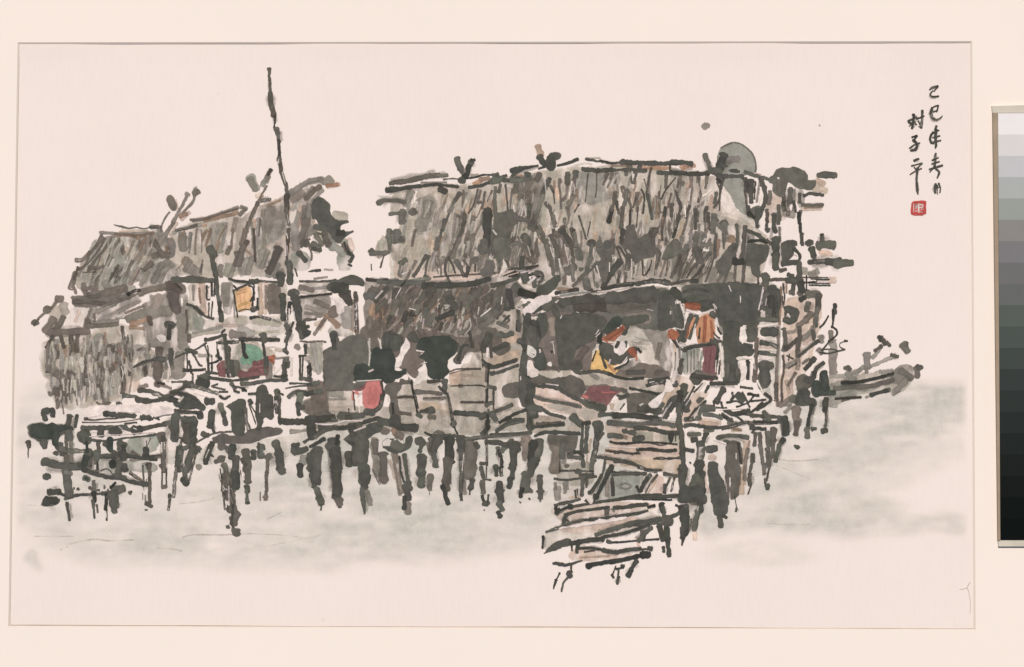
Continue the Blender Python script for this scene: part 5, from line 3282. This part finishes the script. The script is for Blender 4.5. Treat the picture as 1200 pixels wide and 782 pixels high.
k 34 1125,200 1105,290
k 10 1080,230 1078,280
s 34 1105,320 1105,370
k 120 1060,50 1120,50
@jettypost+
k 12 155,610 130,660
k 24 130,660 110,720,10
@jettypost+
k 14 235,560 240,600
k 34 215,610 225,630
k 14 210,640 180,680 168,735
@jettypost+
k 24 595,555 600,560
k 14 600,570 550,580
k 10 550,560 525,620
k 20 525,620 530,640
k 14 570,580 565,640
k 26 565,640 560,680
@jettypost+
k 34 690,530 670,560
k 38 660,580 640,620
t 14 680,560 650,610
T 800 520 6.0125
@post+
K 8 10,430 40,450 45,600 10,680 0,690
@post+
k 40 120,420 130,470
k 34 100,480 80,600
w 10 110,440 105,470
s 30 85,640 85,670
@post+
K 8 180,180 190,135 240,130 250,200 290,290 310,370 320,420 310,490 280,510 230,500 215,440 200,370
k 36 265,520 268,580
k 24 290,510 305,520
@post+
D 8 310,120 380,100 410,190 400,290 390,360 360,390 340,370 340,240 320,200
n 20 325,200 320,380
d 6 365,370 380,450
k 18 380,455 375,475
@post+
n 20 455,40 435,180 440,250
t 40 420,180 415,340
@post+
d 34 492,85 490,120
d 20 485,130 470,220
d 30 470,220 475,290
d 10 480,300 460,355
@post+
d 26 545,10 560,100 575,180
n 20 570,190 572,215
d 8 600,200 580,300
k 34 595,295 598,315
d 30 600,40 605,160
d 8 575,250 590,310
@water
f 3 680,110 800,120 960,110
f 3 580,560 760,570 900,565
f 3 660,150 900,250
T 880 430
@deck
k 24 0,340 160,350 200,350
k 20 20,385 180,390
k 30 90,320 130,370
@post+
k 50 210,370 220,370
k 50 240,370 250,460
@post+
n 60 320,300 325,400
n 44 318,400 318,470
m 50 310,290 330,300
@post+
k 40 430,240 430,260
k 26 430,270 405,370 400,440
k 38 395,440 395,490
@post+
k 36 525,235 520,270
k 24 520,290 530,370 518,430
k 40 510,450 530,445
@post+
k 34 322,560 326,566
@post+
k 30 435,436 455,432
@hutR/sidewall
s 30 280,100 280,200
t 20 250,100 270,180
D 10 310,100 350,65 410,65 430,110 390,150 330,165
d 30 440,40 420,80
K 8 350,150 400,155 410,210 450,240 440,270 340,270 330,230
x 50 450,120 460,185
x 60 512,50 525,150
x 34 490,180 575,185
d 60 300,220 320,240
m 40 210,260 270,260
m 26 280,280 240,320
@boat
h 50 570,190 660,160
h 30 560,260 600,240
n 16 640,240 700,222 770,214
k 24 845,195 960,165
k 24 640,112 760,105 870,80 1000,45
d 30 740,145 860,130 920,110 1000,90
E 20 560,130 760,120 760,180 600,240 560,240
T 1042 82 4.386
@char+
k 12 208,102,8 222,92 250,84
k 8 250,84 240,98 230,110
k 11 224,108,6 213,120 212,133 228,139 253,136,8
@char+
k 10 222,196 234,188 250,184
k 10 250,186 248,206 242,214
k 9 226,216 243,211
k 13 220,196 214,222 222,246 240,256 260,250,8 274,236,5
@char+
k 12 242,290 236,308
k 9 222,326 252,312
k 12 226,322 211,345 213,372 230,380,8
k 14 240,308 238,350 240,384 236,404,6
k 9 224,348 258,340
k 10 216,374 262,364
@char+
k 12 238,432 236,470 232,500
k 9 222,464 252,452
k 9 220,484 256,472
k 11 206,512,8 238,502 272,492
k 10 234,496 208,526,6
k 12 240,512 256,528 246,556,7
@char+
k 12 238,588 234,620 234,632
k 10 254,584 262,604 260,630
k 8 238,608 260,602
k 9 246,596 247,640,6
@char+
k 10 98,264 138,244
k 14 126,230 123,270 118,300
k 12 100,268 112,278
k 11 122,266 104,290,6
k 9 126,262 140,282
k 9 142,252 178,238
k 13 170,210 168,260 164,298
k 8 164,298 152,292
k 10 150,264 157,280
@char+
k 11 118,346 142,338
k 12 140,340 126,362
k 13 124,362 144,384 134,410 112,414
k 9 106,402 128,386 156,376
@char+
k 12 130,466 150,458
k 9 116,494 166,480
k 10 166,482 150,500
k 8 130,502 138,514
k 10 108,538,6 136,520 164,508
k 12 146,505 141,560 145,610 148,640,5
T 1050 90 4.6
@seal
Z 1 85,675 110,670 160,673 161,700 160,738 130,742 84,740 83,710
w 5 95,684 95,730
w 5 108,690 115,700 105,712
w 4 102,698 118,705
w 5 104,726 116,722
w 4 122,684 122,732
w 5 130,690 144,692 140,706 128,704
w 4 132,718 148,714
w 4 130,728 142,730
z 4 100,747 145,747
T 1100 600 4.3
@crease
l 1.4 105,390 125,388 142,384 150,400
l 1.4 142,384 150,366 160,354
l 1 150,400 158,440 160,480 157,510
'''
WATER = [  # centre, radii (photo pixels), strength of the wash
 (60,530,60,70,.45),(150,600,120,40,.5),(270,640,190,26,.5),(330,560,90,50,.5),(430,570,110,60,.62),(560,580,90,60,.62),(610,540,90,40,.7),(640,600,30,22,.6),
 (690,540,50,40,.7),(260,640,50,18,.3),(440,640,160,20,.35),(40,660,8,11,.8),(700,560,40,30,.6),(830,590,22,34,.8),(840,560,60,50,.4),(470,600,60,25,.3),
 (920,540,60,50,.45),(990,500,100,34,.55),(1040,480,110,30,.35),(930,610,70,18,.7),(990,596,70,16,.6),(960,560,90,26,.45),(1040,616,80,14,.45),(1100,615,50,12,.35),
 (1100,470,60,24,.55),(1060,530,80,24,.3),(890,650,60,14,.25),(1000,460,60,20,.3),(690,500,50,20,.8),(560,510,140,20,.6),(420,520,80,20,.5),(130,540,60,40,.3)]
def water():
    import mathutils.noise as mn
    g = 3.0; x0, x1, y0, y1 = 16, 1135, 440, 740
    nx, ny = int((x1-x0)/g), int((y1-y0)/g)
    v, f, c = [], [], []
    for j in range(ny+1):
        for i in range(nx+1):
            x, y = x0+i*g, y0+j*g
            q = mn.noise((x/46, y/13, 3)) + .5*mn.noise((x/17, y/6, 7)); q2 = mn.noise((x/70, y/60, 1))
            yy = y + 9*mn.noise((x/60, y/40, 9)); xx = x+14*mn.noise((x/50, y/30, 5))
            a = 0
            for cx, cy, rx, ry, s_ in WATER:
                d = ((xx-cx)/rx)**2+((yy-cy)/ry)**2
                if d < 6: a = a + (1-a)*s_*.8/(1+math.exp((d-1.1)*3.2))
            if x > 960: a = a + (1-a)*.35*max(0, min(1, (y-451)/2.5))*math.exp(-max(0, y-451)/26)*min(1, (x-960)/80)
            a *= .42*(1+.75*q+.5*q2)
            a = max(0, min(.85, a))
            t = .5+.5*mn.noise((x/80, y/50, 12))
            col = lin((190-5*t, 192, 181-3*t))
            v.append(P(x, y, PAPER_Z+.00019)); c.append((*col, a*min(1, (x-x0)/8, (x1-x)/8, (y1-y)/8, (y-y0)/6)))
    for j in range(ny):
        for i in range(nx):
            a = j*(nx+1)+i
            if max(c[k][3] for k in (a, a+1, a+nx+1, a+nx+2)) > .012: f.append((a+nx+1, a+nx+2, a+1, a))
    used = sorted({k for q in f for k in q}); re_ = {k: n_ for n_, k in enumerate(used)}
    o = mesh('water_wash', [v[k] for k in used], [tuple(re_[k] for k in q) for q in f], M_WATER, painting, [c[k] for k in used])
    o['label'] = 'pale grey green wash of water below the huts'
water()

# painted thing -> (name, label); sub-part names; parents are built in this order
THINGS = {
 'hutL': ('thatched_hut', 'grey thatched hut with a lean-to and an orange window'),
 'hutM': ('thatched_hut', 'low brown thatched hut with a dark open doorway and pink barrel'),
 'hutR': ('thatched_hut', 'largest thatched hut with a long ridge and two figures at its door'),
}
SUB = {'roof': 'thatched_roof', 'ridge': 'ridge_pole', 'horn': 'crossed_finial', 'gable': 'gable_end', 'leanroof': 'lean_to_roof', 'leanwall': 'lean_to_wall',
       'eaves': 'eaves_pole', 'wall': 'wall', 'window': 'window', 'post': 'post', 'mastbase': 'corner_post', 'veranda': 'veranda', 'frontwall': 'plank_wall',
       'sidewall': 'side_wall', 'doorway': 'doorway', 'deck': 'floor_edge', 'underbeam': 'floor_beam'}
PLAIN = {'veranda': ('veranda', None), 'mast': ('tall_pole', None), 'sundisc': ('sun_disc', 'grey disc rising behind the ridge'), 'bird': ('ink_dot', 'round grey dot in the sky'),
         'dot': ('ink_speck', None), 'deck': ('deck', None), 'jetty': ('plank_jetty', None), 'boat': ('boat', None), 'figuremark': ('mooring_post', None),
         'redcloth': ('cloth', 'maroon cloth on the deck'), 'barrel': ('barrel', 'pink barrel at the doorway'), 'water': ('ripple_line', None), 'crease': ('crease', 'fine crease in the lower corner of the sheet'), 'seal': ('seal', 'square red seal under the signature'),
         'stilt': ('stilt', None), 'post': ('stilt', None), 'jettypost': ('jetty_post', None), 'char': ('written_character', None)}
PEOPLE = {'personA': ('person', 'seated person in a yellow top leaning forward'), 'personB': ('person', 'standing person in an orange shirt and maroon trousers')}
PSUB = {'hair': 'hair', 'face': 'face', 'neck': 'neck', 'torso': 'torso', 'shirt': 'shirt', 'arms': 'arm', 'trousers': 'trousers', 'stick': 'stick', 'legs': 'leg'}

sheets, order, marks = {}, [], []
ox = oy = 0.0; scl = 6.0; key = None; cnt = 0
for ln in DATA.strip().splitlines():
    ln = ln.strip()
    if not ln: continue
    if ln[0] == 'T' and ln.count(',') == 0:
        q = ln.split()[1:]; ox, oy = float(q[0]), float(q[1]); scl = float(q[2]) if len(q) > 2 else 6.0; continue
    if ln[0] == '@':
        key = ln[1:]
        if key.endswith('+'): cnt += 1; key = key[:-1] + '#%d' % cnt
        if key == 'stiltL/loft': key = 'hutL/leanwall'
        if key not in sheets: sheets[key] = {}; order.append(key)
        continue
    q = ln.split()
    if key and q[0] in 'kK' and ('roof' in key or key in ('hutR/gable', 'hutR/horn')): q[0] = 'j' if q[0] == 'k' else 'J'
    def pt(s, w=None):
        a = [float(v) for v in s.split(',')]
        p = (ox+a[0]/scl, oy+a[1]/scl)
        return p if w is None else (*p, (a[2]/scl if len(a) > 2 else w))
    if q[0] == '#':
        tone = q[1]; w, c_, le, an, ji = float(q[2])/scl, int(q[3]), float(q[4])/scl, float(q[5]), float(q[6])
        marks.append((TONES[tone][2]+.5, len(marks), key, 'H', tone, (w, c_, le, an, ji, [pt(s) for s in q[7:]])))
    elif q[0].isupper():
        tone = q[0].lower()
        marks.append((TONES[tone][2]-(.3 if tone != 'w' else 0), len(marks), key, 'B', tone, (float(q[1])/scl, [pt(s) for s in q[2:]])))
    else:
        w = float(q[1])/scl
        marks.append((TONES[q[0]][2], len(marks), key, 'S', q[0], [pt(s, w) for s in q[2:]]))
marks.sort(key=lambda m: (m[0], m[1]))
for lay, i, key, kind, tone, a in marks:
    fam = 'wash' if tone in 'qf' or (kind == 'B' and tone in 'lhestm' and not key.startswith('sundisc')) else 'col' if tone in COLS else 'ink'
    S = sheets[key].setdefault('S', Sheet())
    S.__dict__.setdefault('fam', {})
    f0 = len(S.f)
    if kind == 'S': stroke(S, tone, a)
    elif kind == 'B': blob(S, tone, *a)
    else: hatch(S, tone, *a)
    S.fam.setdefault(fam, []).append((f0, len(S.f)))
print('levels', max(GRID.values()))

def build(S, name, parent, label=None):
    o = mesh(name, S.v, S.f, M_INK, parent, S.c)
    me = o.data; me.materials.append(M_COL); me.materials.append(M_WASH)
    for fam, slot in (('col', 1), ('wash', 2)):
        for a, b in S.fam.get(fam, []):
            for k in range(a, b): me.polygons[k].material_index = slot
    if label: o['label'] = label
    return o
roots = {}
for key in order:
    S = sheets[key].get('S')
    if not S or not S.v: continue
    k = key.split('#')[0]
    if '/' in k:
        a, b = k.split('/')
        table, sub = (THINGS, SUB) if a in THINGS else (PEOPLE, PSUB)
        if a not in roots:
            roots[a] = empty(table[a][0], painting); roots[a]['label'] = table[a][1]
        build(S, sub[b], roots[a])
    else:
        nm, lb = PLAIN[k]
        build(S, nm, painting, lb)

# ---------------------------------------------------------------- grey scale card at the edge of the mat
def grey_card():
    root = empty('grey_scale_card'); tag(root, 'stepped grey scale card from white to black in a thin brown frame', 'grey scale')
    z = MAT_T
    x0, x1 = 1168, 1262
    ytop, ybot = 133.5, 632
    cols = [(235, 229, 225), (215, 211, 206), (194, 192, 191), (172, 174, 170), (152, 156, 149), (138, 135, 129), (124, 122, 122), (111, 111, 109), (103, 105, 102),
            (88, 94, 87), (77, 84, 78), (67, 73, 69), (57, 62, 59), (50, 55, 52), (43, 48, 46), (37, 41, 39), (32, 35, 33), (26, 29, 27), (20, 24, 22), (17, 21, 19)]
    n = len(cols); step = (ybot-ytop)/n
    zt = z+.0042
    lean = lambda y: (y-ytop)/(ybot-ytop)*3.0
    for i, c in enumerate(cols):
        ya, yb = ytop+i*step, ytop+(i+1)*step
        q = [(x0+lean(ya), ya), (x1+lean(ya), ya), (x1+lean(yb), yb), (x0+lean(yb), yb)]
        v = [P(*p, zt) for p in q] + [P(*p, z+.0012) for p in q]
        o = mesh('grey_patch', v, [(3, 2, 1, 0), (0, 1, 5, 4), (1, 2, 6, 5), (2, 3, 7, 6), (3, 0, 4, 7)], mat('grey_patch_%d' % i, c, .95, .02, 90), root)
    # frame: left rail, top rail, bottom rail
    def rail(name, q, za, zb, m):
        v = [P(*p, zb) for p in q] + [P(*p, za) for p in q]
        mesh(name, v, [(3, 2, 1, 0), (0, 1, 5, 4), (1, 2, 6, 5), (2, 3, 7, 6), (3, 0, 4, 7), (4, 5, 6, 7)], m, root)
    rail('frame_side', [(1162, 133), (1167.6, 133), (1170.6, 632.5), (1168, 632.5)], z+.0004, z+.0046, M_EDGE)
    rail('frame_top', [(1161, 125), (1262, 122), (1262, 133), (1162, 132.9)], z+.0004, z+.0030, mat('frame_top_putty', (205, 197, 180), .8, .05, 60))
    rail('frame_bottom', [(1168.5, 632.6), (1264, 632.6), (1264, 640), (1169, 640)], z+.0004, z+.0030, mat('frame_bottom_putty', (206, 198, 180), .8, .08, 60))
    rail('card_base', [(1169, 639.5), (1264, 639.5), (1264, 122.5), (1163, 126)][::-1], z+.0001, z+.0004, M_EDGE)
grey_card()
